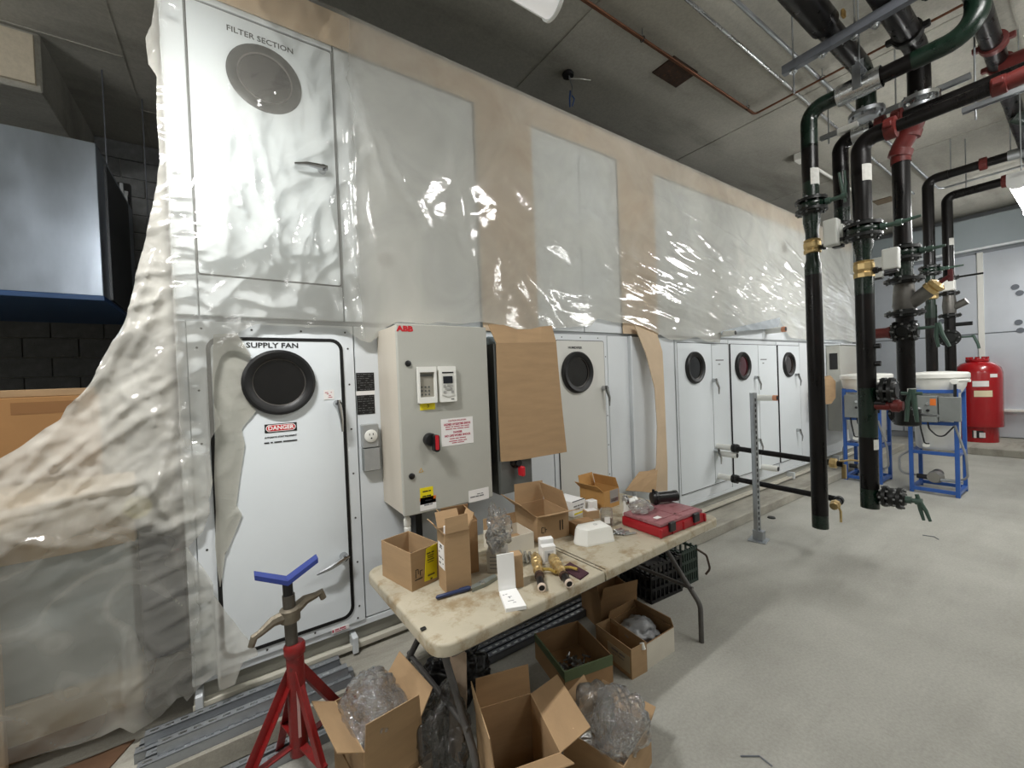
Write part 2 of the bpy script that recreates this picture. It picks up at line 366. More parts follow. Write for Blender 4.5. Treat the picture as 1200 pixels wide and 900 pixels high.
# --- strip lights
housing_m = mat('white_fixture_enamel', (222, 224, 222), .35)
LENS = {}
def lens(k):
    if k not in LENS:
        m, nt_, b_ = nodes('lit_lens')
        b_.inputs['Emission Color'].default_value = (1, .99, .97, 1); b_.inputs['Emission Strength'].default_value = LAMP*k; b_.inputs['Base Color'].default_value = (.8, .8, .8, 1)
        LENS[k] = m
    return LENS[k]
def strip_light(x0, x1, y, z, label, k_=1.0, trough=False):
    t = thing('strip_light', label, 'light', ((x0+x1)/2, y, z), 0, 'strip lights under the ceiling')
    bm = new(); b2(bm, x0, x1, y-.05, y+.05, z+.05, z+.09, bev=.006); put('housing', bm, housing_m, t)
    bm = new(); n = 10; A = []; B = []
    if trough:        # opaque white reflector sides, the lens only a shallow bow at the bottom
        for s in (-1, 1):
            tb = new(); slab(tb, [(x0+.01, y+s*.062, z+.06), (x0+.01, y+s*.066, z+.0), (x1-.01, y+s*.066, z+.0), (x1-.01, y+s*.062, z+.06)], (0, -s*.004, 0)); put('reflector_side', tb, housing_m, t)
    prof = [(y-.056, z+.06)]+[(y+.058*math.cos(PI+PI*k/n), z+.012+.05*math.sin(PI+PI*k/n)) for k in range(n+1)]+[(y+.056, z+.06)]
    if trough: prof = [(y-.06+.12*k/(n+2), z+.012-.05*math.sin(PI*k/(n+2))**.6) for k in range(n+3)]
    for p in prof:
        A.append(bm.verts.new((x0+.012, *p))); B.append(bm.verts.new((x1-.012, *p)))
    for k in range(n+2): bm.faces.new((A[k], A[k+1], B[k+1], B[k]))
    put('lens', bm, lens(k_), t, smooth=True)
    for xe, s in ((x0, 1), (x1, -1)):
        bm = new(); pts = [(xe, y+.068*math.cos(PI+PI*k/12), z+.014+.058*math.sin(PI+PI*k/12)) for k in range(13)]+[(xe, y+.066, z+.095), (xe, y-.066, z+.095)]
        slab(bm, pts, (.014*s, 0, 0)); put('end_cap', bm, housing_m, t)
    for xe in (x0+.2, x1-.2):
        put('hanger_rod', cyl(new(), (xe, y, z+.07), (xe, y, ZC), .004, n=8), steel, t)
    return t
strip_light(-.02, 1.21, 1.33, 3.175, 'strip light on rods above the work table, its end at the top of the photo', .005, True)
strip_light(5.45, 6.69, .405, 3.05, 'lit strip light at the right edge beyond the hanging pipes', 1.3)
strip_light(-.80, -.10, 1.33, 3.1, 'strip light in line with the one above the table, left of the picture', 4.0, True)
strip_light(-3.6, -2.36, 2.6, 3.2, 'added unseen strip light far left beside the hanging duct', 1.3)  # unseen fixture added to lighten the block wall at the left
strip_light(9.4, 10.64, .25, 3.3, 'added unseen strip light near the sheet metal wall', 1.5)  # out of view, added to brighten the sheet metal wall
strip_light(4.0, 5.24, -1.2, 3.2, 'added unseen strip light over the open floor beside the hanging pipes', .5)  # unseen fill fixture, added for the right half of the plastic sheet
strip_light(-1.2, .04, -2.4, 3.3, 'added unseen strip light behind the photographer', .2)  # added behind the camera as weak frontal fill
strip_light(2.3, 3.54, -.4, 4.0, 'added unseen strip light high over the open floor between the other rows', 1.3)  # unseen, added so the upper plastic sheet gets more light
strip_light(6.2, 7.44, -2.4, 3.3, 'added unseen strip light at the far right of the open floor')  # unseen fill fixture added over the right of the floor
# ------------------------------------------------------------------ the air handling unit
D = 2.43
ahu = thing('air_handling_unit', 'long white walk-in air handling unit with round door windows, half wrapped in plastic', 'air handler', (4.2, 3.6, .1))
b = new(); b2(b, -.2, 8.6, D, 5.2, .22, 3.63); put('casing', b, mat('casing_seam_grey', (150, 154, 156), .6), ahu)
def rrect(x0, x1, z0, z1, r, n=6):
    P = []
    for cx, cz, a0 in ((x1-r, z1-r, 0), (x0+r, z1-r, 90), (x0+r, z0+r, 180), (x1-r, z0+r, 270)):
        for k in range(n+1):
            a = R(a0+90*k/n); P.append((cx+r*math.cos(a), cz+r*math.sin(a)))
    return P
def ring(bm, outer, inner, y0, y1):
    n = len(outer); V = [[bm.verts.new((p[0], y, p[1])) for p in pl] for pl, y in ((outer, y0), (outer, y1), (inner, y1), (inner, y0))]
    for A, B in ((V[0], V[1]), (V[1], V[2]), (V[2], V[3]), (V[3], V[0])):
        for k in range(n): bm.faces.new((A[k], A[(k+1) % n], B[(k+1) % n], B[k]))
    bmesh.ops.recalc_face_normals(bm, faces=bm.faces); return bm
def rplate(bm, x0, x1, z0, z1, r, y0, y1):
    return slab(bm, [(p[0], y0, p[1]) for p in rrect(x0, x1, z0, z1, r)], (0, y1-y0, 0))
screws = new()
def screw(x, z, y=D-.02):
    cyl(screws, (x, y+.004, z), (x, y-.004, z), .0065, .005, n=8)
chrome = mat('worn_chrome', (190, 192, 194), .22, 1, .1, 30)
def lever(parent, x, z, y, ang=0, L=.15, m=None):
    """door latch: round base with a tapering lever"""
    h = new(); cyl(h, (x, y, z), (x, y-.04, z), .022, .017, n=14)
    c, s = math.sin(ang), -math.cos(ang)
    tube(h, [(x-c*.02, y-.036, z-s*.02), (x+c*.03, y-.045, z+s*.03), (x+c*.08, y-.06, z+s*.08), (x+c*L, y-.05, z+s*L)], .01, n=8, rs=[.013, .015, .011, .006])
    o = put('handle', h, m or chrome, parent, smooth=True); o['label'] = 'chromed lever latch'
    h = new(); cyl(h, (x, y-.038, z), (x, y-.05, z), .013, n=12); put('latch_hub', h, black_s, parent)
def porthole(parent, x, z, y, r=.165, gm=None, hs=1.0):
    rim = new(); lathe(rim, [(r*.72, .0), (r*.72, .022*hs), (r*.78, .03*hs), (r*.92, .034*hs), (r, .022*hs), (r*1.01, 0)], (x, y, z), (0, -1, 0), 40, cap=False)
    put('window_rim', rim, black_r, parent, smooth=True)
    rim = new(); lathe(rim, [(r*.70, .004), (r*.70, .014), (r*.735, .016), (r*.735, .004)], (x, y, z), (0, -1, 0), 40, cap=False)
    put('window_bead', rim, mat('rim_bead_grey', (96, 92, 88), .4, .4), parent, smooth=True)
    g = new(); cyl(g, (x, y-.008, z), (x, y-.003, z), r*.72, n=36); put('window_glass', g, gm or glass_d, parent)
def door(x0, x1, z0, z1, rad=.06, y=D-.022, gask=True, frame=True, mm=None, gw=.017):
    """hinged door: leaf with black gasket; window, latch and lettering are added as its sub-parts"""
    if gask:
        g = new(); ring(g, rrect(x0, x1, z0, z1, rad), rrect(x0+gw, x1-gw, z0+gw, z1-gw, rad*.8), D+.004, y-.006*gw/.017); put('door_gasket', g, black_r, ahu)
    l = new(); rplate(l, x0+gw*.8, x1-gw*.8, z0+gw*.8, z1-gw*.8, rad*.8, D+.002, y-.004); d = put('door', l, mm or white_d, ahu)
    return d
# base rail: lip, web and lower flange, with lugs and packing feet under it
b = new(); b2(b, -.2, 8.6, D-.012, D+.05, .225, .262, bev=.003); put('base_lip', b, white_p, ahu)
b = new(); b2(b, -.2, 8.6, D+.03, D+.06, .13, .23); put('base_web', b, mat('base_web_grey', (160, 160, 152), .55), ahu)
b = new(); b2(b, -.2, 8.6, D-.035, D+.06, .124, .137, bev=.002); b2(b, -.2, 8.6, D-.035, D-.028, .124, .15); put('base_flange', b, mat('base_flange_cream', (214, 210, 196), .5), ahu)
for x in (-.19, .5, 3.85, 6.1, 7.7):
    b = new(); b2(b, x, x+.03, D-.06, D+.05, .112, .20, bev=.003); put('lifting_lug', b, white_p, ahu)
for x in (.35, .62, 1.1, 1.9, 2.9, 3.9, 4.7, 5.5, 6.3, 7.1, 7.9):
    b = new(); b2(b, x, x+.05, D-.0, D+.12, .1, .125); put('packing_foot', b, mat('packing_pad', (120, 128, 134), .6), ahu)
# lower row panels
def panel(x0, x1, z0, z1, t=.018, m=None, bev=.003):
    b = new(); b2(b, x0+.003, x1-.003, D-t, D+.004, z0+.003, z1-.003, bev=bev); return put('panel', b, m or white_p, ahu)
panel(-.2, -.155, .265, 1.93); panel(.585, 1.27, .265, 1.93, .014); panel(1.27, 2.03, .265, 1.93, .012)
panel(2.66, 2.93, .265, 1.93, .012); panel(2.95, 3.6, .265, 1.93, .02)
panel(6.5, 7.1, .265, 1.93, .012); panel(7.12, 8.6, .265, 1.93, .014)
b = new(); b2(b, 2.925, 2.945, D-.045, D, .265, 1.93, bev=.003); put('standing_seam', b, white_p, ahu)
b = new(); b2(b, 3.605, 3.63, D-.03, D, .265, 1.9, bev=.003); put('standing_seam', b, white_p, ahu)
# supply fan section
b = new(); ring(b, rrect(-.155, .58, .265, 1.925, .004), rrect(-.085, .522, .305, 1.852, .06), D+.003, D-.022); put('door_frame', b, white_p, ahu)
for z in (.35, .6, .85, 1.1, 1.35, 1.6, 1.8): screw(.551, z); screw(-.12, z)
for x in (-.1, .1, .32, .54): screw(x, 1.89); screw(x, .285)
df = door(-.086, .523, .304, 1.853)
porthole(df, .21, 1.625, D-.026)
lever(df, .482, 1.497, D-.026, R(4)); lever(df, .478, .655, D-.026, R(-74))
def atf(px, py, y): return faceY(*at(1, y, px, py))
YD = D-.0275
text('SUPPLY FAN', .036, ink, atf(320, 405, YD), df, sx=1.18, bold=.0008)
p = at(1, YD, 329.3, 501)
b = new(); b2(b, p.x-.072, p.x+.072, YD-.0012, YD+.002, p.z-.0215, p.z+.0215); put('danger_sign', b, black_l, df)
b = new(); rplate(b, p.x-.067, p.x+.067, p.z-.0175, p.z+.0175, .0174, YD, YD-.0018); put('sign_border', b, white_l, df)
b = new(); rplate(b, p.x-.0635, p.x+.0635, p.z-.0145, p.z+.0145, .0144, YD, YD-.0024); put('sign_oval', b, red_l, df)
text('DANGER', .028, white_l, faceY(p.x, YD-.0026, p.z), df, sx=1.02, bold=.0009)
text('AUTOMATIC START EQUIPMENT', .0105, ink, atf(329.3, 511.5, YD), df, sx=.93, bold=.0003)
bars(atf(329.3, 517.5, YD-.0004), words(0, .0062, (.022, .01, .034, .064), .006), ink, df, 'sign_print')
p = at(1, YD, 385.5, 462.5); b = new(); b2(b, p.x-.026, p.x+.026, YD-.001, YD+.002, p.z-.026, p.z+.026); put('paper_sticker', b, white_l, df)
b = new()
for k, (u, v, l) in enumerate(((-.012, .012, .016), (-.006, .004, .01), (.004, -.004, .01), (.006, -.014, .02), (.012, .012, .006))): b2(b, p.x+u-l/2, p.x+u+l/2, YD-.0016, YD, p.z+v-.002, p.z+v+.002)
put('sticker_print', b, ink_r, df)
# drain sticker on the sill (small red and black print)
p = at(1, D-.024, 399, 737); b = new(); b2(b, p.x-.045, p.x+.045, D-.0245, D-.02, p.z-.012, p.z+.012); put('sill_sticker', b, white_l, ahu)
bars(faceY(p.x, D-.0248, p.z), [(-.042, -.034, 0, .014)]+words(.004, .007, (.02, .03), .004, -.028)+words(-.006, .004, (.03, .024), .004, -.028), ink_r, ahu, 'sill_print')
# rating plates and outlet boxes between the door and the drive cabinet
YP = D-.0145
for (px0, py0, px1, py1) in ((417, 437, 439, 457.5), (418, 463.5, 439.5, 484.5)):
    a = at(1, YP, px0, py0); c = at(1, YP, px1, py1)
    b = new(); b2(b, a.x, c.x, YP-.0015, YP+.002, c.z, a.z); pl_ = put('rating_plate', b, black_l, ahu)
    b = new(); rnd = random.Random(int(py0))
    for r_ in range(8):
        z = a.z-(a.z-c.z)*(r_+.7)/8.4; x = a.x+.006
        while x < c.x-.012:
            l = rnd.uniform(.006, .022); x2 = min(x+l, c.x-.005)
            if rnd.random() < .72: b2(b, x, x2, YP-.0019, YP, z-.0012, z+.0012)
            x = x2+.005
    put('plate_print', b, ink_g, pl_)
a = at(1, YP, 417, 458.5); c = at(1, YP, 439, 462.5); b = new(); b2(b, a.x, c.x, YP-.001, YP+.002, c.z, a.z); put('white_strip_label', b, white_l, ahu)
ob = thing('outlet_box', 'steel outlet box with a round white receptacle beside the big drive cabinet', 'outlet', (.65, D, 1.33))
a = at(1, D-.05, 424, 498); c = at(1, D-.05, 444, 523)
b = new(); b2(b, a.x, c.x, D-.06, D-.01, c.z, a.z, bev=.004); put('box', b, galvbox, ob)
b = new(); xc, zc = (a.x+c.x)/2, (a.z+c.z)/2; lathe(b, [(.036, 0), (.036, .006), (.03, .01), (.0, .01)], (xc, D-.06, zc), (0, -1, 0), 20, cap=False); rcp = put('receptacle', b, white_pl, ob, smooth=True)
b = new(); b2(b, xc-.012, xc-.008, D-.0715, D-.069, zc+.004, zc+.016); b2(b, xc+.008, xc+.012, D-.0715, D-.069, zc+.004, zc+.016); b2(b, xc-.004, xc+.004, D-.0715, D-.069, zc-.016, zc-.008); put('slot', b, black_s, rcp)
ob = thing('junction_box', 'blank grey steel junction box right under the round receptacle', 'junction box', (.65, D, 1.2))
a = at(1, D-.05, 425.5, 526); c = at(1, D-.05, 446, 550)
b = new(); b2(b, a.x, c.x, D-.056, D-.01, c.z, a.z, bev=.003); put('box', b, mgrey, ob)
b = new(); b2(b, a.x+.003, c.x-.003, D-.059, D-.055, c.z+.003, a.z-.003, bev=.001); put('cover', b, galvbox, ob)
# humidifier section
b = new(); ring(b, rrect(2.035, 2.655, .265, 1.93, .004), rrect(2.08, 2.612, .34, 1.88, .012), D+.003, D-.012); put('door_frame', b, white_p, ahu)
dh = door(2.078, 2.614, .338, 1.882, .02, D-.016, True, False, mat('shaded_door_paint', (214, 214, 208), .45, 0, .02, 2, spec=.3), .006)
porthole(dh, 2.292, 1.625, D-.02)
lever(dh, 2.585, 1.485, D-.02, R(6))
text('HUMIDIFIER', .026, ink, atf(674, 407.5, D-.021), dh, sx=1.1, bold=.0006)
for z in (.5, .75, 1.0, 1.25, 1.5, 1.75): screw(2.635, z, D-.01)
for x in (2.15, 2.35, 2.55): screw(x, 1.905, D-.01)
# coil and filter sections further along
for (x0, x1, wx, gm, hx) in ((3.64, 4.615, 3.935, glass_d, 4.27), (4.65, 5.79, 4.905, glass_red, 5.2), (5.825, 6.475, 6.115, mat('port_glass_brown', (38, 30, 28), .06, 0, .3, 6, spec=.8), 6.32)):
    b = new(); ring(b, rrect(x0-.01, x1+.01, .265, 1.93, .004), rrect(x0+.004, x1-.004, .37, 1.885, .012), D+.003, D-.008); put('door_frame', b, white_p, ahu)
    d_ = door(x0, x1, .368, 1.89, .012, D-.018, gw=.008)
    porthole(d_, wx, 1.632, D-.022, .163, gm)
    lever(d_, hx, 1.49, D-.022, R(10)); lever(d_, hx, .74, D-.022, R(10))
    xs = [x0+.5, x0+.58] if x1-x0 > .7 else []
    for k, xx in enumerate(xs[:1]):
        b = new(); b2(b, xx+.2, xx+.36, D-.0235, D-.02, 1.70, 1.712); b2(b, xx+.25, xx+.29, D-.0235, D-.02, 1.655, 1.667); put('door_print', b, ink_g, d_)
    if x1-x0 > .7:
        sx_ = x0+(.62 if x0 < 4 else .64); b = new(); b2(b, sx_, sx_+.006, D-.024, D-.02, .38, 1.88); put('sheet_joint', b, mat('casing_seam_grey', (150, 154, 156)), d_)
# upper row: filter door and blank panels
panel(-.2, -.105, 1.95, 3.62); panel(-.105, .54, 1.95, 2.145); panel(-.105, .54, 3.44, 3.62)
du = door(-.102, .535, 2.148, 3.437, .012, D-.012, gw=.005)
porthole(du, .212, 3.166, D-.014, hs=.35); lever(du, .46, 2.77, D-.016, R(-82), .14)
text('FILTER SECTION', .038, ink, atf(306, 47, D-.0175), du, sx=1.05, bold=.0006)
xs = [.545, 1.43, 2.4, 3.35, 4.4, 5.45, 6.5, 7.55, 8.6]
for a, c in zip(xs, xs[1:]): panel(a, c, 1.95, 3.62, .012)
for (px, py, r) in ((452, 305, .045), (919, 291, .075)):
    p = at(1, D-.012, px, py); b = new(); lathe(b, [(r, 0), (r, .006), (r*.7, .008), (r*.7, .005), (0, .005)], (p.x, D-.012, p.z), (0, -1, 0), 24, cap=False); put('test_port', b, mat('port_cap_grey', (110, 112, 116), .5), ahu, smooth=True)
o = put('screws', screws, mat('screw_steel', (90, 90, 88), .4, .8), ahu, kind='stuff')
# white insulated coil stubs that leave the unit, some with copper tips
def stub(px, py, tipx, m_tip, r=.03, y0=D-.02):
    p = at(1, y0, px, py); q = at(0, p.x, tipx, py+1)
    L = max(.12, y0-q.y); b = new(); cyl(b, (p.x, y0+.02, p.z), (p.x, y0-L*.8, p.z), r, n=16); s_ = put('coil_stub', b, white_pl, ahu, smooth=True)
    b = new(); cyl(b, (p.x, y0-L*.78, p.z), (p.x, y0-L, p.z), r*.93, n=16); put('stub_tip', b, m_tip, s_, smooth=True)
    b = new(); cyl(b, (p.x, y0-L-.001, p.z), (p.x, y0-L+.004, p.z), r*.8, n=14); put('stub_cap', b, black_s, s_)
    return p.x, p.z, y0-L
cu_t = mat('copper_stub_tip', (214, 150, 116), .45, .4)
stub(841, 531, 864, white_pl); stub(888, 466, 911, cu_t, .036); stub(893, 547, 912, white_pl, .036); stub(899, 388, 921, cu_t, .036); stub(843, 392, 862, white_pl, .03)
# kraft boards packed behind the plastic
def kboard(x0, x1, z0, z1, lab, y=D-.03, g=None):
    b = new(); n = 10
    P = [(x0+(x1-x0)*k/n, y-.004*random.random(), z0) for k in range(n+1)]; Q = [(p[0], p[1], z1) for p in P]
    slab(b, P+Q[::-1], (0, .006, 0)); return tag(put('kraft_strip', b, kraft_l, None), lab, 'cardboard', g)
kboard(-.02, 8.55, 3.465, 3.655, 'long kraft board band along the top edge of the unit under the plastic')
kboard(1.43, 1.905, 1.93, 3.463, 'upright kraft strip under the plastic, the nearer and wider-looking of two')
kboard(2.85, 3.345, 1.95, 3.463, 'upright kraft strip under the plastic, the farther of two')
# ------------------------------------------------------------------ drive cabinet
cab = thing('drive_cabinet', 'light grey wall cabinet with red lettering, keypads and a red and black knob', 'electrical cabinet', (.98, 2.2, .9))
cx0, cx1, cz0, cz1, cy = .716, 1.252, .906, 1.9, 2.08
b = new(); b2(b, cx0, cx1, cy+.012, D-.015, cz0, cz1, bev=.004); put('body', b, grey_lit_side, cab)
b = new(); b2(b, cx0-.002, cx1+.002, cy-.012, cy+.012, cz0-.004, cz1+.004, bev=.005); cdoor = put('door', b, grey_p, cab)
YC = cy-.0125
def ap(px, py, y=YC): return at(1, y, px, py)
p = ap(474.5, 385.5); text('ABB', .038, red_l, faceY(p.x, YC, p.z), cdoor, sx=1.25, bold=.0022)
for (px, py) in ((478, 426), (482.5, 558)):
    p = ap(px, py); b = new(); lathe(b, [(.016, 0), (.016, .006), (.011, .009), (0, .009)], (p.x, YC, p.z), (0, -1, 0), 18, cap=False); put('lock', b, black_s, cdoor, smooth=True)
# empty keypad bay (left) and operator panel (right)
a = ap(487.3, 430); c = ap(511, 471.5)
b = new(); rplate(b, a.x, c.x, c.z, a.z, .006, YC+.002, YC-.004)
def box_ring(bm, x0, x1, z0, z1, wx, wz0, wz1, y0, y1): ring(bm, rrect(x0, x1, z0, z1, .005), rrect(x0+wx, x1-wx, z0+wz0, z1-wz1, .002), y0, y1)
box_ring(b, a.x, c.x, c.z, a.z, .012, .032, .03, YC, YC-.022); bay = put('keypad_bay', b, white_pl, cdoor)
bz0, bz1 = c.z+.032, a.z-.03
b = new(); b2(b, a.x+.012, c.x-.012, YC-.006, YC-.004, bz0, bz1); put('bay_floor', b, mat('bay_floor_beige', (150, 146, 134), .6), bay)
b = new()
for i in range(3):
    for j in range(3): bx(b, (a.x+.026+i*.02, YC-.0075, bz0+.014+j*.02), (.007, .004, .009))
b2(b, a.x+.02, c.x-.02, YC-.009, YC-.005, bz1-.022, bz1-.01); put('socket_contacts', b, dgrey, bay, kind='stuff')
a2 = ap(512.5, 429.5); c2 = ap(533.5, 470)
b = new(); rplate(b, a2.x, c2.x, c2.z, a2.z, .006, YC+.002, YC-.022); op = put('operator_panel', b, white_pl, cdoor)
W_, H_ = c2.x-a2.x, a2.z-c2.z
def q(u0, u1, v0, v1, y, m, nm, bev=0):
    b = new(); b2(b, a2.x+u0*W_, a2.x+u1*W_, y-.002, YC-.02, c2.z+v0*H_, c2.z+v1*H_, bev=bev); return put(nm, b, m, op)
q(.16, .84, .8, .84, YC-.022, ink, 'vent_slot'); q(.12, .86, .2, .78, YC-.022, mat('panel_face_grey', (214, 214, 208), .4), 'panel_face')
q(.2, .76, .52, .72, YC-.025, mat('lcd_dark', (28, 32, 40), .12), 'display')
for (u, v) in ((.2, .42), (.62, .42), (.2, .25), (.66, .25), (.43, .33), (.43, .43), (.3, .34), (.58, .34)): q(u, u+.14, v, v+.06, YC-.0255, mat('key_grey', (160, 160, 156), .5), 'key', .0004)
b = new(); slab(b, [(a2.x+.12*W_, YC-.026, c2.z+.2*H_), (a2.x+.86*W_, YC-.026, c2.z+.2*H_), (a2.x+.49*W_, YC-.026, c2.z+.13*H_)], (0, .004, 0)); put('panel_chevron', b, mat('panel_face_grey', (214, 214, 208)), op)
p = ap(529, 467); bars(faceY(a2.x+.74*W_, YC-.0225, c2.z+.07*H_), [(-.009, .009, 0, .005)], ink, op, 'panel_print')
a = ap(492, 472); c = ap(510, 479.5); b = new(); b2(b, a.x, c.x, YC-.001, YC+.002, c.z, a.z); put('yellow_sticker', b, yellow_l, cdoor)
bars(faceY((a.x+c.x)/2, YC-.0012, (a.z+c.z)/2), [(-.004, .006, .006, .003), (.004, .007, .001, .012), (-.004, .005, -.006, .003)], ink, cdoor, 'sticker_print')
# rotary disconnect
p = ap(503, 515); b = new(); lathe(b, [(.036, 0), (.036, .022), (.031, .034), (0, .036)], (p.x, YC, p.z), (0, -1, 0), 26, cap=False); kn = put('disconnect_knob', b, black_s, cdoor, smooth=True)
b = new(); rplate(b, p.x+.0, p.x+.034, p.z-.062, p.z+.028, .014, YC-.03, YC-.062); put('grip', b, black_s, kn)
b = new(); rplate(b, p.x+.008, p.x+.026, p.z-.05, p.z+.026, .004, YC-.058, YC-.067); o = put('grip_insert', b, mat('handle_red', (196, 34, 46), .35), kn); o['label'] = 'red grip insert'
# shock warning label, warning triangle and lower stickers
def sticker(px0, py0, px1, py1, m, nm='sticker'):
    a, c = ap(px0, py0), ap(px1, py1); b = new(); b2(b, a.x, c.x, YC-.001, YC+.002, c.z, a.z); return put(nm, b, m, cdoor), a, c
st, a, c = sticker(516.5, 491.5, 555, 518.5, white_l, 'warning_label')
xm = (a.x+c.x)/2; hh = a.z-c.z
for (v, s, t_, m, bo) in ((.91, .0125, 'CAUTION ISOLATION', ink_r, .0003), (.78, .0165, 'HAZARD OF ELECTRIC SHOCK', ink_r, .0008), (.48, .015, 'DANGER', ink_r, .0007), (.36, .0165, 'NO LIVE WORK SHOCK', ink_r, .0007), (0, 0, '', ink_r, 0)):
    if not t_: continue
    text(t_, s, m, faceY(xm, YC-.0012, c.z+hh*v), cdoor, name='label_print', sx=.72 if len(t_) > 19 else .9, bold=bo)
bars(faceY(xm, YC-.0012, c.z), [q_ for v, ls in ((.69, (.03, .012, .036, .02, .03)), (.61, (.04, .02, .04, .03)), (.25, (.03, .02, .04)), (.16, (.05, .03, .02)), (.09, (.03, .04))) for q_ in words(hh*v, .0045, ls, .005)], ink_r, cdoor, 'label_print')
p = ap(493.5, 551); b = new()
T3 = [(p.x-.013, YC, p.z-.011), (p.x+.013, YC, p.z-.011), (p.x, YC, p.z+.013)]; slab(b, T3, (0, -.0008, 0)); put('warning_triangle', b, mat('warning_amber', (206, 160, 40), .5), cdoor)
b = new(); slab(b, [(p.x-.008, YC-.0009, p.z-.008), (p.x+.008, YC-.0009, p.z-.008), (p.x, YC-.0009, p.z+.007)], (0, -.0004, 0)); put('triangle_inner', b, grey_p, cdoor)
sticker(492, 572.5, 508, 585, yellow_l); st, a, c = sticker(492, 584, 511, 588, orange_l); sticker(492, 587.5, 511.5, 595, white_l)
for (px, py, ls, m_) in ((500, 575.5, (.03, .012), ink), (500, 581, (.02, .024), ink), (502, 586, (.036,), ink), (502, 591, (.03, .014), ink_g)):
    p = ap(px, py); bars(faceY(p.x, YC-.0013, p.z), words(0, .006, ls, .004), m_, cdoor, 'label_print')
sticker(549, 575.5, 573, 584, white_l)
p = ap(559, 580.5); bars(faceY(p.x, YC-.0013, p.z), words(-.004, .006, (.03, .02, .03), .004)+words(.008, .004, (.02, .014), .006, .0), ink_g, cdoor, 'label_print')
# cable gland under the cabinet corner, channel behind it
cg = thing('conduit_fitting', 'white ribbed conduit fitting hanging under the drive cabinet corner', 'conduit', (.745, 2.13, .8))
b = new(); lathe(b, [(.012, 0), (.018, .01), (.018, .03), (.014, .034), (.019, .04), (.019, .075), (.013, .08), (.013, .11)], (.75, 2.13, .796), (0, 0, 1), 14); put('gland', b, white_pl, cg, smooth=True)
b = new(); tube(b, [(.75, 2.13, .80), (.75, 2.14, .74), (.74, 2.22, .66), (.74, 2.4, .62)], .013, 10, .05); put('conduit', b, white_pl, cg, smooth=True)
b = new(); b2(b, .86, .90, 2.3, 2.41, .28, .9); tag(put('channel_post', b, black_s), 'black channel post under the drive cabinet', 'post')
# second drive cabinet (dark) behind the kraft sheet
c2t = thing('isolator_cabinet', 'dark grey electrical cabinet behind the hanging cardboard sheet', 'electrical cabinet', (1.45, 2.25, .9))
b = new(); b2(b, 1.315, 1.56, 2.09, D-.012, .895, 1.81, bev=.004); put('body', b, dgrey, c2t)
b = new(); b2(b, 1.31, 1.565, 2.14, D-.012, 1.81, 1.86, bev=.004); put('top_box', b, mat('pale_blue_grey', (166, 184, 194), .5), c2t)
b = new(); b2(b, 1.32, 1.555, 2.075, 2.092, .9, 1.1, bev=.004); put('cover', b, mat('mid_dark_grey', (98, 101, 98), .5), c2t)
p = at(1, 2.06, 608, 545); b = new(); lathe(b, [(.034, 0), (.034, .02), (.02, .03), (.02, .05)], (p.x-.02, 2.075, p.z+.02), (0, -1, 0), 18); kb = put('disconnect_knob', b, black_s, c2t, smooth=True)
b = new(); b2(b, p.x-.018, p.x+.008, 2.0, 2.05, p.z-.06, p.z+.0, bev=.006); o = put('grip', b, mat('handle_red', (196, 34, 46)), kb); o['label'] = 'red handle grip'
# kraft sheet hung in front of it, creased near the top
def ksheet(name, rows, m, lab, t=.006):
    """sheet from rows of 3-D points (equal length), thickened"""
    b = new(); V = [[b.verts.new(Vector(p)) for p in r] for r in rows]
    for A, B in zip(V, V[1:]):
        for k in range(len(A)-1): b.faces.new((A[k], A[k+1], B[k+1], B[k]))
    o = put(name, b, m); md = o.modifiers.new('Solidify', 'SOLIDIFY'); md.thickness = t; md.offset = 0
    return tag(o, lab, 'cardboard')
def px_row(L, Y): return [at(1, Y, *q_) for q_ in L]
rows = [px_row([(572, 380.5), (590, 381), (606, 386.5), (622, 386), (634, 383), (646.5, 382)], 2.12), px_row([(581.5, 402), (594, 402), (607, 402), (621, 401.5), (635, 401.5), (651.5, 401)], 2.045),
        px_row([(582.5, 440), (595, 440), (608, 440), (624, 440), (640, 438.5), (654.5, 437)], 2.04), px_row([(584.5, 490), (598, 490), (612, 489), (628, 487), (645, 485), (659, 483)], 2.035), px_row([(587, 541), (602, 540), (616, 538), (632, 535), (650, 532), (664, 529.5)], 2.03)]
ksheet('cardboard_sheet', rows, kraft, 'large flat cardboard sheet hung over the dark cabinet beside the drive')
# torn kraft board that leans out right of the humidifier door
rows = [px_row([(743, 381), (757, 387), (770, 392)], 2.36), px_row([(757, 415), (767, 412), (776, 412)], 2.33), px_row([(767, 455), (772, 450), (778, 450)], 2.29), px_row([(770, 500), (775, 500), (780, 500)], 2.27),
        px_row([(769, 545), (776, 545), (782, 545)], 2.28), px_row([(762, 578), (772, 576), (782, 575)], 2.3)]
ksheet('cardboard_sheet', rows, kraft_l, 'curled torn cardboard strip leaning on the unit right of the humidifier door')
# cream cabinet at the far end of the unit
ec = thing('control_cabinet', 'narrow cream cabinet with a black slot at the far end of the unit', 'electrical cabinet', (7.7, 2.2, .5))
a = at(1, 2.24, 984, 404); c = at(1, 2.24, 1014, 500)
b = new(); b2(b, a.x, a.x+.75, 2.24, D-.02, .62, a.z, bev=.006); put('body', b, grey_p, ec)
b = new(); b2(b, a.x-.01, a.x+.76, 2.22, D-.02, a.z, a.z+.02); put('top_cap', b, white_p, ec)
b = new(); b2(b, a.x-.004, a.x+.002, 2.27, 2.37, a.z-.36, a.z-.12); put('vent_slot', b, black_s, ec)
rows = [px_row([(966, 441), (973, 440), (979, 447)], 2.2), px_row([(966, 474), (974, 473), (979, 466)], 2.18)]
ksheet('cardboard_sheet', rows, kraft, 'small cardboard scrap near the far end behind the front pipe')
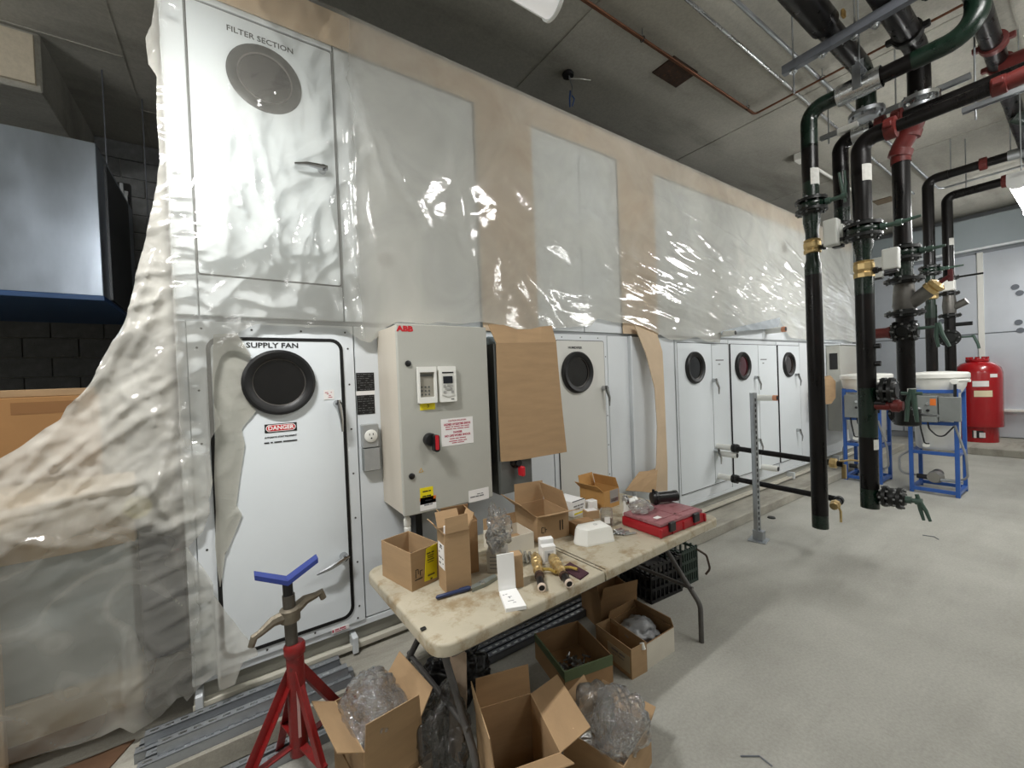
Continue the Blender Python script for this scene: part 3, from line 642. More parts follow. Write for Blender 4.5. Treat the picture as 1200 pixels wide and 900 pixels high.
# ------------------------------------------------------------------ polyethylene sheet hung over the unit
from mathutils import noise as MN
def inside(P, x, z):
    """even-odd test of many points against polygon P"""
    c = np.zeros(x.shape, bool); n = len(P)
    for i in range(n):
        xa, za = P[i]; xb, zb = P[(i+1) % n]
        if za == zb: continue
        hit = ((za > z) != (zb > z)) & (x < (xb-xa)*(z-za)/(zb-za)+xa); c ^= hit
    return c
def nearest(P, x, z):
    best = None; bd = 1e9
    for i in range(len(P)):
        ax, az = P[i]; bx_, bz = P[(i+1) % len(P)]; dx, dz = bx_-ax, bz-az; L = dx*dx+dz*dz
        t = 0 if L == 0 else max(0, min(1, ((x-ax)*dx+(z-az)*dz)/L)); px, pz = ax+t*dx, az+t*dz
        d = (px-x)**2+(pz-z)**2
        if d < bd: bd = d; best = (px, pz)
    return best
def sheet(name, P, xs, zs, hfun, mats, pick, ytop=None):
    X, Z = np.meshgrid(xs, zs); I = inside(P, X, Z); nz, nx = X.shape
    keep = I[:-1, :-1] | I[1:, :-1] | I[:-1, 1:] | I[1:, 1:]
    used = np.zeros(X.shape, bool)
    used[:-1, :-1] |= keep; used[1:, :-1] |= keep; used[:-1, 1:] |= keep; used[1:, 1:] |= keep
    idx = -np.ones(X.shape, int); idx[used] = np.arange(used.sum())
    V = []
    for j, i in zip(*np.nonzero(used)):
        x, z = float(X[j, i]), float(Z[j, i])
        if not I[j, i]: x, z = nearest(P, x, z)
        V.append(hfun(x, z))
    J, K = np.nonzero(keep)
    Fc = np.stack([idx[J, K], idx[J, K+1], idx[J+1, K+1], idx[J+1, K]], 1)
    me = bpy.data.meshes.new(name); me.from_pydata(V, [], Fc.tolist()); me.validate()
    for m in mats: me.materials.append(m)
    cxs = (xs[K]+xs[K+1])/2; czs = (zs[J]+zs[J+1])/2
    if len(me.polygons) == len(cxs): me.polygons.foreach_set('material_index', [pick(a, b) for a, b in zip(cxs, czs)])
    me.polygons.foreach_set('use_smooth', [True]*len(me.polygons)); me.update()
    o = bpy.data.objects.new(name, me); COL.objects.link(o); return o
def rid(x, y, z=0):
    return (1-min(1, abs(MN.noise((x, y, z)))*2.2))**3
# creases: (x0, z0, x1, z1, width, height)
CR = [(.05, 3.2, -.02, 2.2, .02, .014), (.0, 3.3, .16, 2.5, .015, .012), (.13, 2.98, .2, 2.62, .012, .014), (.2, 2.62, .23, 2.3, .012, .012), (.4, 2.6, .3, 2.28, .010, .016), (.3, 2.28, .33, 2.45, .012, .012), (.36, 2.5, .42, 2.3, .01, .014), (.42, 2.62, .28, 2.05, .01, .014), (.1, 2.4, .22, 2.2, .012, .012),
      (.56, 3.45, .58, 2.2, .014, .02), (.6, 3.3, .72, 2.9, .014, .012), (.62, 3.4, .8, 2.7, .02, .01), (.66, 2.75, .72, 2.4, .012, .012), (.48, 2.2, .55, 1.95, .014, .016), (.58, 2.3, .6, 1.95, .012, .02), (-.05, 2.1, .45, 2.0, .012, .012), (-.1, 2.0, .1, 2.2, .012, .012), (.75, 3.1, 1.1, 2.5, .015, .01), (1.2, 3.3, 1.35, 2.4, .02, .008), (-.02, 2.68, .1, 2.45, .01, .012), (.04, 2.7, .08, 2.5, .01, .012),
      (-.22, 2.3, -.45, 1.55, .014, .03), (-.22, 2.1, -.36, 1.7, .012, .03), (-.3, 1.9, -.7, 1.25, .016, .03), (-.3, 1.6, -.74, 1.17, .014, .03), (-.45, 1.3, -.7, 1.05, .014, .025), (-.2, 1.5, -.3, 1.1, .014, .025), (-.24, 1.75, -.3, 1.3, .02, .02), (-.3, 1.25, -.2, .95, .014, .025), (-.2, 1.35, -.15, .9, .01, .02), (-.74, 1.08, -.5, 1.0, .012, .025), (-.5, 1.0, -.3, 1.04, .012, .03), (-.34, 1.06, -.2, .98, .014, .02), (-.36, .9, -.15, .95, .01, .014), (-.34, .78, -.16, .84, .01, .014), (-.36, .66, -.14, .74, .01, .014), (-.34, .55, -.12, .62, .01, .014), (-.3, .45, -.1, .52, .012, .014), (-.4, .62, -.42, .25, .02, .03), (-.36, .6, -.3, .45, .012, .02)]
for k in range(26):          # long drooping folds of the right half
    x0 = 3.3+.26*k+.1*math.sin(k*7); z0 = 3.25-.5*((k*37 % 10)/10); CR.append((x0, z0, x0+.9+.5*math.sin(k*3.1), z0-.12-.25*((k*17 % 7)/7), .018, .012))
for k in range(34):
    x0 = 4.2+.09*k; z0 = 2.32+.48*((k*29 % 17)/17); CR.append((x0, z0, x0+.35+.2*math.sin(k*5.), z0-.08-.06*math.cos(k*2.), .013, .013))
rf = random.Random(21); FO = []
def folds(n, xa, xb, za, zb, ang, spread, Lr, Wr, slope):
    for _ in range(n):
        a = R(ang+rf.uniform(-spread, spread)); FO.append((rf.uniform(xa, xb), rf.uniform(za, zb), math.cos(a), math.sin(a), rf.uniform(*Lr), rf.uniform(*Wr), rf.uniform(*slope)*rf.choice((1, 1, -.6))))
folds(120, -.2, .62, 1.95, 3.6, 80, 45, (.15, .5), (.02, .07), (.05, .16))
folds(40, -.22, -.08, 1.9, 3.6, 10, 25, (.05, .12), (.012, .03), (.1, .25))
folds(34, .6, 1.7, 1.9, 3.5, 75, 30, (.2, .5), (.05, .14), (.03, .08))
folds(60, 1.6, 8.4, 1.95, 3.6, -28, 30, (.4, 1.2), (.06, .2), (.03, .08))
folds(110, 2.9, 6.4, 1.95, 2.95, -16, 10, (.3, .9), (.02, .06), (.06, .16))
folds(150, -.78, -.18, 1.0, 2.3, 58, 26, (.15, .5), (.015, .05), (.08, .24))
folds(26, -.78, -.18, .95, 1.1, 5, 20, (.1, .4), (.015, .04), (.1, .3))
folds(46, -.4, .05, .3, .95, 22, 18, (.06, .2), (.012, .03), (.12, .3)); folds(20, -.78, -.2, .2, .9, 70, 50, (.2, .5), (.04, .12), (.02, .06))
FOA = np.array(FO); fx, fz, fc, fs, fL, fW, fS = FOA.T
def tents(x, z):
    dx = x-fx; dz = z-fz; t = (dx*fc+dz*fs)/fL; s = np.abs(dz*fc-dx*fs)/fW
    m = (np.abs(t) < 1) & (s < 1)
    if not m.any(): return 0.
    return float(((1-t[m]**2)*(1-s[m])*fW[m]*fS[m]).sum())
CRA = np.array(CR)
ca, cb, cdx, cdz = CRA[:, 0], CRA[:, 1], CRA[:, 2]-CRA[:, 0], CRA[:, 3]-CRA[:, 1]; cl = cdx**2+cdz**2
def hmain(x, z):
    t = np.clip(((x-ca)*cdx+(z-cb)*cdz)/cl, 0, 1); px = ca+t*cdx; pz = cb+t*cdz
    wob = MN.noise((x*6, z*6, 3))*.02
    d = np.hypot(x+wob-px, z+wob-pz); fall = np.clip(np.minimum(t, 1-t)*6, .15, 1)
    h = float((CRA[:, 5]*np.exp(-d/CRA[:, 4])*fall).sum())
    h = min(h, .05)+tents(x, z)
    right = max(0, min(1, (x-2.5)/1.5)); left = max(0, min(1, (-.16-x)/.1))
    sm = 1 if x < .62 else .35
    h += sm*(.010*rid(x*1.1+3, z*1.3)+.003*rid(x*2.6, z*3.1, 5)+.001*rid(x*9, z*7, 9))
    band = math.exp(-((z-2.45)/.45)**2); h += right*band*(.008*rid(x*.5, z*4.5+.5*x, 2)+.006*rid(x*1.0, z*11+1.5*x, 4))
    h += .012*math.sin(z*62+4*MN.noise((x*4, z*9, 1)))*math.exp(-((x+.16)/.05)**2)*max(0, MN.noise((2, z*4, 0))+.5)
    lowf = max(0, min(1, (z-.75)/.4)); left *= .25+.75*lowf
    u_ = x*.8+z*.6; v_ = z*.8-x*.6; h += left*(.02*MN.noise((x*4, z*4, 7))+.016*rid(u_*3, v_*8, 11)+.007*rid(u_*9, v_*16, 12)+.004*rid(x*24, z*24, 13))
    if z < 2.1 and x > -.1:
        e = max(0, 1-(z-1.9)/.2); h += e*(.02*MN.noise((x*3, 0, 5))+.012)
    if z > 3.672:
        return (x, 2.385+min(z-3.672, .6), 3.672+h*.5)
    y = 2.388-h-.05*left*min(1, max(0, (1.9-z)))
    return (x, y, z)
def pw(px, py, Y=2.385):
    p = at(1, Y, px, py); return (p.x, p.z)
low = [(1003, 402), (985, 398), (945, 398), (925, 396), (912, 372), (904, 375), (868, 383), (845, 388), (842, 402), (826, 400), (815, 395), (797, 399), (783, 398), (770, 391), (755, 383), (745, 380), (720, 378), (700, 373), (692, 382), (660, 384), (640, 385), (622, 388), (605, 389), (590, 382), (575, 379), (560, 377), (540, 380), (515, 377), (500, 380), (465, 377), (450, 385), (441, 396), (432, 402), (420, 399), (412, 393), (402, 385), (380, 383), (360, 384), (340, 382), (320, 382), (300, 380), (278, 391), (288, 404), (295, 418), (283, 413), (270, 410), (259, 418), (252, 440), (250, 470), (259, 496), (248, 512), (246, 525), (248, 545), (250, 562), (245, 585), (246, 600), (238, 622), (220, 642),
       (240, 668), (258, 695), (280, 726), (299, 746), (301, 752), (284, 762), (275, 786), (250, 792), (236, 802), (219, 821), (213, 811), (190, 835), (165, 850), (158, 855), (143, 847), (120, 858), (60, 878), (0, 896), (-40, 907), (-60, 570), (0, 540), (30, 522), (60, 500), (75, 491), (84, 476), (98, 464), (110, 450), (122, 421), (138, 396), (150, 370), (158, 335), (164, 308), (172, 280), (184, 218), (188, 190), (184, 140), (184, 90), (174, 76), (171, 46), (178, 30), (181, 8), (182, -20)]
P = [(-.205, 4.1), (8.62, 4.1)]+[pw(*q_) for q_ in low]
xs = np.concatenate([np.arange(-.95, .8, .0095), np.arange(.8, 3.0, .02), np.arange(3.0, 6.6, .022), np.arange(6.6, 8.7, .04)])
zs = np.concatenate([np.arange(.1, 1.8, .0125), np.arange(1.8, 3.7, .0115), np.arange(3.7, 4.2, .06)])
o = sheet('plastic_sheet', P, xs, zs, hmain, [poly_m], lambda x, z: 0)
def sst(a, b, t): t = max(0, min(1, (t-a)/(b-a))); return t*t*(3-2*t)
at_h = o.data.attributes.new('film_haze', 'FLOAT', 'POINT')
def haze(x, z):
    h = .18+.3*sst(.5, .75, x)+.06*sst(2.5, 4, x)
    l = 1-sst(-.23, -.17, x); h = h*(1-l)+l*.6
    w = 1-sst(.98, 1.14, z-.06*math.sin(x*9)); h = h*(1-w)+w*(.22+.2*sst(-.24, -.1, x)+.25*math.exp(-((x+.42)/.06)**2)*(1-sst(.35, .6, z)))
    f = (1-sst(1.2, 1.45, z))*sst(-.3, -.2, x)*(1-w); h = h*(1-f)+f*.45
    return h+.35*rid(x*5, z*5, 31)*.4*l
at_h.data.foreach_set('value', [haze(v.co.x, v.co.z) for v in o.data.vertices])
tag(o, 'huge translucent plastic sheet draped over the unit and trailing down at its left', 'plastic sheet')
# loose fold of the sheet pulled up over the coil section
def hflap(x, z):
    return (x, 2.37-.05*math.sin((x-4.4)*2.2)-.012*rid(x*4, z*9)-.2*max(0, z-2.02), z)
P2 = [pw(*q_) for q_ in ((843, 389), (880, 381), (906, 374), (905, 383), (872, 387), (842, 396))]
P2 = [pw(842, 389), pw(862, 383), pw(906, 373), pw(907, 384), pw(893, 386), pw(862, 389), pw(843, 393)]
o = sheet('plastic_fold', P2, np.arange(4.3, 6.2, .03), np.arange(1.85, 2.3, .016), hflap, [mat('grey_foam_sheet', (176, 184, 190), .5)], lambda x, z: 0)
tag(o, 'grey folded flap sticking out over the coil section doors', 'flap')
# milky remnant of film still stuck on the left strip of the supply fan door
PF = [pw(*q_, D-.035) for q_ in ((250, 392), (277, 390), (294, 417), (287, 441), (292, 460), (300, 482), (291, 493), (283, 502), (287, 520), (284, 542), (281, 560), (277, 592), (284, 603), (274, 628), (264, 650), (258, 690), (255, 670), (252, 640), (253, 600), (251, 560), (252, 500), (249, 440))]
def hfilm(x, z): return (x, D-.034-.005*rid(x*6, z*4, 21)-.002*rid(x*14, z*10, 22), z)
film = poly('poly_film_dusty', .2, .6, .3, (222, 220, 208), .25, 9, .2)
o = sheet('door_film', PF, np.arange(-.12, .12, .009), np.arange(.6, 2.0, .011), hfilm, [film], lambda x, z: 0)
tag(o, 'dusty torn film stuck along the left side of the supply fan door', 'plastic film')
# ------------------------------------------------------------------ pipework on the right
RP = .057
lab_m = mat('pipe_label_white', (206, 206, 200), .6, 0, .1, 40)
valve_m = mat('valve_body_black', (18, 20, 19), .4, .2, .2, 30)
lever_m = mat('grey_green_lever', (66, 88, 78), .45, .1, .1, 20)
act_m = mat('actuator_grey', (196, 198, 192), .45, 0, .05, 12)
iron_m = mat('strainer_iron', (104, 102, 98), .45, .6, .15, 20)
def seg(parent, name, p0, p1, r, m, label=None, n=20):
    return put(name, cyl(new(), p0, p1, r, n=n), m, parent, smooth=True, label=label)
bolt_m = mat('dull_bolt_steel', (120, 122, 122), .45, .7, .2, 30)
def flange(parent, c, d, R_=.112, t=.022, m=None, nb=8, name='flange'):
    """disc flange with a ring of bolts, axis d"""
    c = Vector(c); x, y, d = frame_from(d); b = new()
    lathe(b, [(R_*.55, -t*1.4), (R_*.7, -t*.5), (R_, -t*.5), (R_, t*.5), (R_*.7, t*.5), (R_*.55, t*1.4)], c, d, 24)
    f = put(name, b, m or valve_m, parent, smooth=True)
    b = new()
    for k in range(nb):
        a = 2*PI*k/nb; p = c+(x*math.cos(a)+y*math.sin(a))*R_*.84; cyl(b, p-d*t*1.15, p+d*t*1.15, .0085, n=6)
    put('bolts', b, bolt_m, f, kind='stuff'); return f
def lever_valve(parent, c, d, side, up, R_=.1, L=.2, neck=.14, m=None):
    """wafer butterfly valve: body between flanges, neck to the side, two-pronged lever"""
    c = Vector(c); d = Vector(d).normalized(); side = Vector(side).normalized(); up = Vector(up).normalized()
    b = new(); lathe(b, [(R_*.9, -.024), (R_*.96, -.012), (R_*.96, .012), (R_*.9, .024)], c, d, 24); v = put('valve_body', b, m or pipe_grn, parent, smooth=True)
    flange(parent, c+d*.04, d, R_*1.1); flange(parent, c-d*.04, d, R_*1.1)
    e = c+side*(R_+neck); b = new(); cyl(b, c+side*R_*.8, e, .016, n=12); cyl(b, c+side*(R_+.0), c+side*(R_+.03), .026, n=12); put('valve_neck', b, lever_m, v, smooth=True)
    o = d.cross(side) if abs(up.dot(d)) > .5 else d
    b = new(); cyl(b, e-side*.02, e+side*.015, .024, n=12)
    for s in (-.5, 1): tube(b, [e+o*.0, e+up*L*.45+side*.018*s, e+up*L+side*.022*s], .011, 8, rs=[.016, .012, .009])
    tube(b, [e-up*.05, e+up*.02], .012, 8); o_ = put('valve_lever', b, lever_m, v, smooth=True)
    return v
def actuator(parent, c, side, h=.15, w=.075, dd=.085, gap=.13):
    c = Vector(c); side = Vector(side).normalized(); e = c+side*gap
    b = new(); cyl(b, c, e, .014, n=10); cyl(b, c+side*gap*.55, c+side*gap*.75, .024, n=10); put('actuator_stem', b, black_s, parent)
    b = new(); bx(b, e+side*dd/2+Vector((0, 0, .06)), (w, dd, h), bev=.01, seg=2); a = put('actuator_box', b, act_m, parent)
    b = new(); bx(b, e+side*dd/2+Vector((0, 0, -.02)), (w*.8, dd*.8, .03), bev=.004); put('actuator_base', b, black_s, a)
def label_band(parent, x, y, z, h=.1, r=RP, a0=200, a1=290):
    b = new(); n = 8; A = []; B = []
    for k in range(n+1):
        a = R(a0+(a1-a0)*k/n); p = (x+(r+.0015)*math.cos(a), y+(r+.0015)*math.sin(a)); A.append(b.verts.new((*p, z-h/2))); B.append(b.verts.new((*p, z+h/2)))
    for k in range(n): b.faces.new((A[k], A[k+1], B[k+1], B[k]))
    put('pipe_label', b, lab_m, parent, smooth=True)
def zpx(py, X, px): return at(0, X, px, py).z
MY = (0, -1, 0)
# --- run one: nearest the unit
X, Y = 3.95, 1.355
t = thing('pipe_riser', 'leftmost hanging black pipe with dark green elbow and silver shield on top', 'pipe', (X, Y, .27))
zv = 2.90; zb = 2.57
seg(t, 'green_end', (X, Y, .272), (X, Y, .38), RP, pipe_grn); seg(t, 'pipe', (X, Y, .38), (X, Y, 2.36), RP, pipe_blk)
b = new(); lathe(b, [(RP, 2.34), (RP*1.02, 2.42), (RP*.8, 2.47), (RP*.8, zb-.05)], (X, Y, 0), (0, 0, 1), 20); put('reducer', b, pipe_grn, t, smooth=True)
b = new(); lathe(b, [(.05, zb-.055), (.062, zb-.05), (.062, zb-.03), (.055, zb-.02), (.062, zb-.005), (.062, zb+.03), (.055, zb+.04), (.062, zb+.05), (.05, zb+.06)], (X, Y, 0), (0, 0, 1), 10); put('brass_valve', b, brass, t)
actuator(t, (X, Y, zb-.02), MY)
b = new(); lathe(b, [(RP*.8, zb+.05), (RP*.8, zb+.12), (RP*1.05, zb+.2), (RP*1.05, zv-.04)], (X, Y, 0), (0, 0, 1), 20); put('reducer', b, pipe_grn, t, smooth=True)
lever_valve(t, (X, Y, zv), (0, 0, 1), MY, (0, .1, 1), .1, .19, .12)
seg(t, 'green_nipple', (X, Y, zv+.05), (X, Y, 3.09), RP, pipe_grn); seg(t, 'pipe', (X, Y, 3.09), (X, Y, 3.38), RP, pipe_blk); label_band(t, X, Y, 3.12, .13)
b = new(); tube(b, [(X, Y, 3.36), (X, Y, 3.67), (X, 1.14, 3.67)], RP, 20, .16, seg=10); put('green_elbow', b, pipe_grn, t, smooth=True)
seg(t, 'pipe', (X, 1.15, 3.67), (X, .70, 3.665), RP*.98, pipe_blk)
b = new(); tube(b, [(X, .74, 3.665), (X, .44, 3.665), (X, .44, 4.12)], RP*1.06, 20, .28, seg=12); put('green_elbow', b, pipe_grn, t, smooth=True)
seg(t, 'pipe', (X, .44, 4.1), (X, .44, 4.39), RP, pipe_blk)
b = new(); lathe(b, [(RP*1.3, 0), (RP*1.3, .26)], (X, 1.16, 3.665), MY, 24, cap=False); put('insulation_shield', b, steel_b, t, smooth=True)
b = new(); b2(b, X-.003, X+.003, 1.0, 1.05, 3.74, 3.86); b2(b, X-.08, X-.074, 1.0, 1.05, 3.62, 3.8); b2(b, X+.074, X+.08, 1.0, 1.05, 3.62, 3.8); b2(b, X-.08, X+.08, 1.0, 1.05, 3.79, 3.8); put('clevis_hanger', b, steel, t)
put('hanger_rod', cyl(new(), (X, 1.025, 3.78), (X, 1.025, ZC), .006, n=8), steel, t)
# --- run two: beside it, nearer the photographer
X, Y = 3.95, 1.032
t = thing('pipe_riser', 'hanging black pipe right of the first, its low end green with a lever valve', 'pipe', (X, Y, .5))
seg(t, 'green_end', (X, Y, .515), (X, Y, .66), RP, pipe_grn); seg(t, 'pipe', (X, Y, .66), (X, Y, 1.05), RP, pipe_blk); seg(t, 'green_band', (X, Y, 1.05), (X, Y, 1.42), RP*1.01, pipe_grn); seg(t, 'pipe', (X, Y, 1.42), (X, Y, 2.14), RP, pipe_blk)
b = new(); lathe(b, [(RP*1.01, 2.12), (RP*1.04, 2.26), (RP*.82, 2.32), (RP*.82, 2.36)], (X, Y, 0), (0, 0, 1), 20); put('reducer', b, pipe_grn, t, smooth=True)
zb = zpx(317, X, 1008)
b = new(); lathe(b, [(.05, zb-.065), (.064, zb-.06), (.064, zb-.03), (.056, zb-.02), (.064, zb-.0), (.064, zb+.04), (.056, zb+.05), (.064, zb+.06), (.05, zb+.065)], (X, Y, 0), (0, 0, 1), 10); put('brass_valve', b, brass, t)
actuator(t, (X, Y, zb-.02), MY, .15, .075, .09, .11)
zv = zpx(272, X, 1008)
b = new(); lathe(b, [(RP*.82, zb+.06), (RP*.82, zb+.1), (RP*1.08, zb+.18), (RP*1.08, zv-.04)], (X, Y, 0), (0, 0, 1), 20); put('reducer', b, pipe_grn, t, smooth=True)
lever_valve(t, (X, Y, zv), (0, 0, 1), MY, (0, -1, .12), .105, .09, .1); actuator(t, (X-.02, Y, zv-.03), (-.25, 1, 0), .2, .1, .09, .13)
seg(t, 'pipe', (X, Y, zv+.05), (X, Y, 3.05), RP*1.04, pipe_blk); label_band(t, X, Y, zpx(206, X, 1008), .12, RP*1.04)
b = new(); tube(b, [(X, Y, 3.0), (X, Y, 3.27), (X, .84, 3.27)], RP*1.04, 20, .12, seg=10); put('elbow', b, pipe_blk, t, smooth=True)
seg(t, 'pipe', (X, .86, 3.27), (X, .34, 3.27), RP*.7, pipe_blk)
def coupling(parent, c, d, r=RP, m=None):
    c = Vector(c); x, y, d = frame_from(d); b = new(); lathe(b, [(r, -.035), (r*1.28, -.03), (r*1.32, 0), (r*1.28, .03), (r, .035)], c, d, 18)
    for s in (-1, 1): bx(b, c+x*s*r*1.4, (.045, .05, .04), bev=.006); 
    put('coupling', b, m or red_c, parent, smooth=True)
coupling(t, (X, .86, 3.27), MY); coupling(t, (X, .36, 3.27), MY, RP*.75)
b = new(); tube(b, [(X, .36, 3.27), (X, .22, 3.28), (X-.1, .05, 3.36)], RP*.85, 16, .08); put('red_elbow', b, red_c, t, smooth=True)
# lower branch valves of run two
for (zz, nm) in ((.62, 0), (1.305, 1)):
    seg(t, 'branch_nipple', (X, Y-.02, zz), (X, Y-.11, zz), .034, pipe_blk)
    if nm == 0: lever_valve(t, (X, Y-.13, zz), MY, (0, -1, 0), (0, -.25, -1), .07, .13, .07, valve_m)
for zz in (1.73, 1.60): seg(t, 'plug', (X, Y-.04, zz), (X, Y-.085, zz), .02, black_s, n=10)
flange(t, (X, Y-.1, 1.40), MY, .095); flange(t, (X, Y-.14, 1.40), MY, .095)
b = new(); tube(b, [(X, Y-.04, 1.29), (X, Y-.2, 1.29)], .034, 14); lathe(b, [(.034, 0), (.046, .01), (.046, .05), (.034, .06)], (X, Y-.13, 1.29), MY, 14); put('red_nipple', b, red_c, t, smooth=True)
b = new(); e = Vector((X, Y-.24, 1.3)); cyl(b, e+Vector((0, .05, .08)), e+Vector((0, -.06, .08)), .012, n=8)
for s in (-.5, .6): tube(b, [e+Vector((0, -.01, .11)), e+Vector((0, -.03*s, .02)), e+Vector((0, -.05*s, -.12))], .014, 8, rs=[.02, .016, .011])
put('valve_lever', b, lever_m, t, smooth=True)
label_band(t, X, Y, zpx(520, X, 1018), .075, RP, 225, 300)
# --- short run between and behind
X, Y = 4.42, 1.292
t = thing('pipe_riser', 'short black riser between the two front pipes ending at a flange', 'pipe', (X, Y, 2.85))
seg(t, 'pipe', (X, Y, 2.85), (X, Y, 3.3), RP, pipe_blk); seg(t, 'green_end', (X, Y, 2.80), (X, Y, 2.95), RP*1.02, pipe_grn); flange(t, (X, Y, 2.8), (0, 0, 1), .11)
b = new(); tube(b, [(X, Y, 3.25), (X, Y, 3.52), (X, 1.12, 3.52)], RP, 20, .14, seg=10); put('elbow', b, pipe_blk, t, smooth=True)
seg(t, 'pipe', (X, 1.14, 3.52), (X, -.3, 3.52), RP*.7, pipe_blk); coupling(t, (X, 1.02, 3.52), MY); coupling(t, (X, .92, 3.52), MY)
b = new(); lathe(b, [(RP*1.25, 0), (RP*1.25, .12)], (X, 1.2, 3.52), MY, 20, cap=False); put('insulation_shield', b, steel_b, t, smooth=True)
b = new(); bx(b, (X-.02, 1.23, 3.60), (.05, .14, .05), bev=.004); put('white_clamp', b, white_pl, t)
# --- run three: strainer column
X, Y = 4.57, .94
t = thing('pipe_riser', 'black column with grey strainer and brass cap, hung from a red offset elbow', 'pipe', (X, Y, 1.1))
z_ = lambda py: zpx(py, X, 1062)
seg(t, 'pipe', (X, Y, z_(478)), (X, Y, z_(372)), RP, pipe_blk)
seg(t, 'pipe', (X, Y, z_(290)), (X, Y, 3.26), RP, pipe_blk)
lever_valve(t, (X, Y, z_(297)), (0, 0, 1), MY, (0, -1, .05), .1, .06, .06); actuator(t, (X, Y, z_(318)), (-.3, 1, 0), .17, .075, .08, .12)
seg(t, 'green_spool', (X, Y, z_(325)), (X, Y, z_(298)), RP*1.05, pipe_grn)
flange(t, (X, Y, z_(328)), (0, 0, 1), .125); 
b = new(); lathe(b, [(.06, z_(366)), (.075, z_(358)), (.07, z_(345)), (.062, z_(332))], (X, Y, 0), (0, 0, 1), 20); st_ = put('strainer_body', b, iron_m, t, smooth=True)
c0 = Vector((X, Y-.02, z_(358))); dd = Vector((-.1, -1, .75)).normalized()
b = new(); cyl(b, c0, c0+dd*.17, .052, n=18); put('strainer_leg', b, iron_m, st_, smooth=True)
b = new(); lathe(b, [(.06, .16), (.06, .185), (.05, .19), (.058, .2), (.058, .225), (.03, .24)], c0, dd, 10); put('strainer_cap', b, brass, st_)
b = new(); cyl(b, c0+dd*.23, c0+dd*.31, .014, n=8); bx(b, c0+dd*.31, (.02, .03, .09), bev=.004); put('blowdown_valve', b, mat('maroon_handle', (84, 22, 26), .5), st_)
flange(t, (X, Y, z_(367)), (0, 0, 1), .125)
# butterfly valve with the red branch toward the unit
flange(t, (X, Y+.055, z_(388)), (0, 1, 0), .085); flange(t, (X-.06, Y, z_(388)), (1, 0, .2), .07); flange(t, (X, Y-.05, z_(388)), (0, 1, 0), .085)
b = new(); lathe(b, [(.038, 0), (.052, .02), (.042, .05), (.042, .12), (.036, .13), (.036, .24)], (X, Y+.07, z_(388)), (0, 1, 0), 16); put('red_nipple', b, red_c, t, smooth=True)
e = Vector((X, Y-.19, z_(386))); b = new(); cyl(b, (X, Y-.05, e.z), e, .013, n=10)
for s in (-.4, .8): tube(b, [e+Vector((0, 0, .03)), e+Vector((0, -.03*s, -.07)), e+Vector((0, -.05*s-.02, -.16))], .012, 8, rs=[.018, .014, .01])
put('valve_lever', b, lever_m, t, smooth=True)
label_band(t, X, Y, z_(462), .1, RP, 195, 270)
b = new(); lathe(b, [(.06, -.09), (.085, -.08), (.085, .05), (.06, .07)], (X, Y, z_(486)), (0, 0, 1), 18); put('end_cap', b, valve_m, t, smooth=True)
flange(t, (X-.03, Y+.02, z_(485)), (1, -.2, 0), .095)
b = new(); e = Vector((X-.06, Y-.14, z_(485))); cyl(b, (X, Y-.05, e.z), e+Vector((0, -.05, 0)), .011, n=8); put('valve_stem', b, steel, t)
# red offset up to the header
b = new(); tube(b, [(X, Y, 3.22), (X, Y, 3.34), (X-.02, .86, 3.47), (X-.03, .82, 3.56)], RP*1.12, 18, .06); put('red_elbow', b, red_c, t, smooth=True)
for zz, yy in ((3.3, Y), (3.43, .885)):
    b = new(); lathe(b, [(RP*1.1, -.03), (RP*1.34, -.025), (RP*1.34, .025), (RP*1.1, .03)], (X, yy, zz), (0, -.3, 1), 18); put('coupling', b, red_c, t, smooth=True)
flange(t, (X-.03, .82, 3.58), (0, 0, 1), .11, .03, steel)
# --- two back risers, behind the far tank
t = thing('pipe_riser', 'slim back riser with green section and small brass valve', 'pipe', (7.6, 1.31, 0))
X, Y = 7.6, 1.31; z_ = lambda py: zpx(py, 7.6, 1091)
seg(t, 'pipe', (X, Y, .8), (X, Y, z_(372)), RP, pipe_blk); seg(t, 'green_spool', (X, Y, z_(362)), (X, Y, z_(316)), RP*.85, pipe_grn); seg(t, 'green_reducer', (X, Y, z_(373)), (X, Y, z_(358)), RP*1.03, pipe_grn)
b = new(); lathe(b, [(.06, z_(351)), (.075, z_(350)), (.075, z_(338)), (.06, z_(337))], (X, Y, 0), (0, 0, 1), 10); put('brass_valve', b, brass, t)
lever_valve(t, (X, Y, z_(317)), (0, 0, 1), MY, (0, -1, 0), .1, .12, .06)
seg(t, 'pipe', (X, Y, z_(314)), (X, Y, 3.75), RP, pipe_blk)
b = new(); tube(b, [(X, Y, 3.7), (X, Y, 3.96), (X, 1.12, 3.96)], RP, 18, .14, seg=10); put('elbow', b, pipe_blk, t, smooth=True)
seg(t, 'pipe', (X, 1.14, 3.96), (X, .2, 3.96), RP*.9, pipe_blk); coupling(t, (X, .83, 3.96), MY); seg(t, 'foil_wrap', (X, .64, 3.96), (X, .2, 3.96), RP*1.05, steel)
for yy in (1.1, .62): put('hanger_rod', cyl(new(), (X, yy, 3.96), (X, yy, ZC), .006, n=8), steel, t)
X, Y = 7.81, 1.172; z_ = lambda py: zpx(py, 7.81, 1113)
t = thing('pipe_riser', 'slim back riser with small strainer and flanged side valve, right of the brass one', 'pipe', (X, Y, 0))
seg(t, 'pipe', (X, Y, .8), (X, Y, z_(372)), RP*.95, pipe_blk); seg(t, 'pipe', (X, Y, z_(325)), (X, Y, 3.55), RP*.95, pipe_blk)
flange(t, (X, Y, z_(326)), (0, 0, 1), .1); flange(t, (X, Y, z_(344)), (0, 0, 1), .1); flange(t, (X, Y, z_(370)), (0, 0, 1), .11)
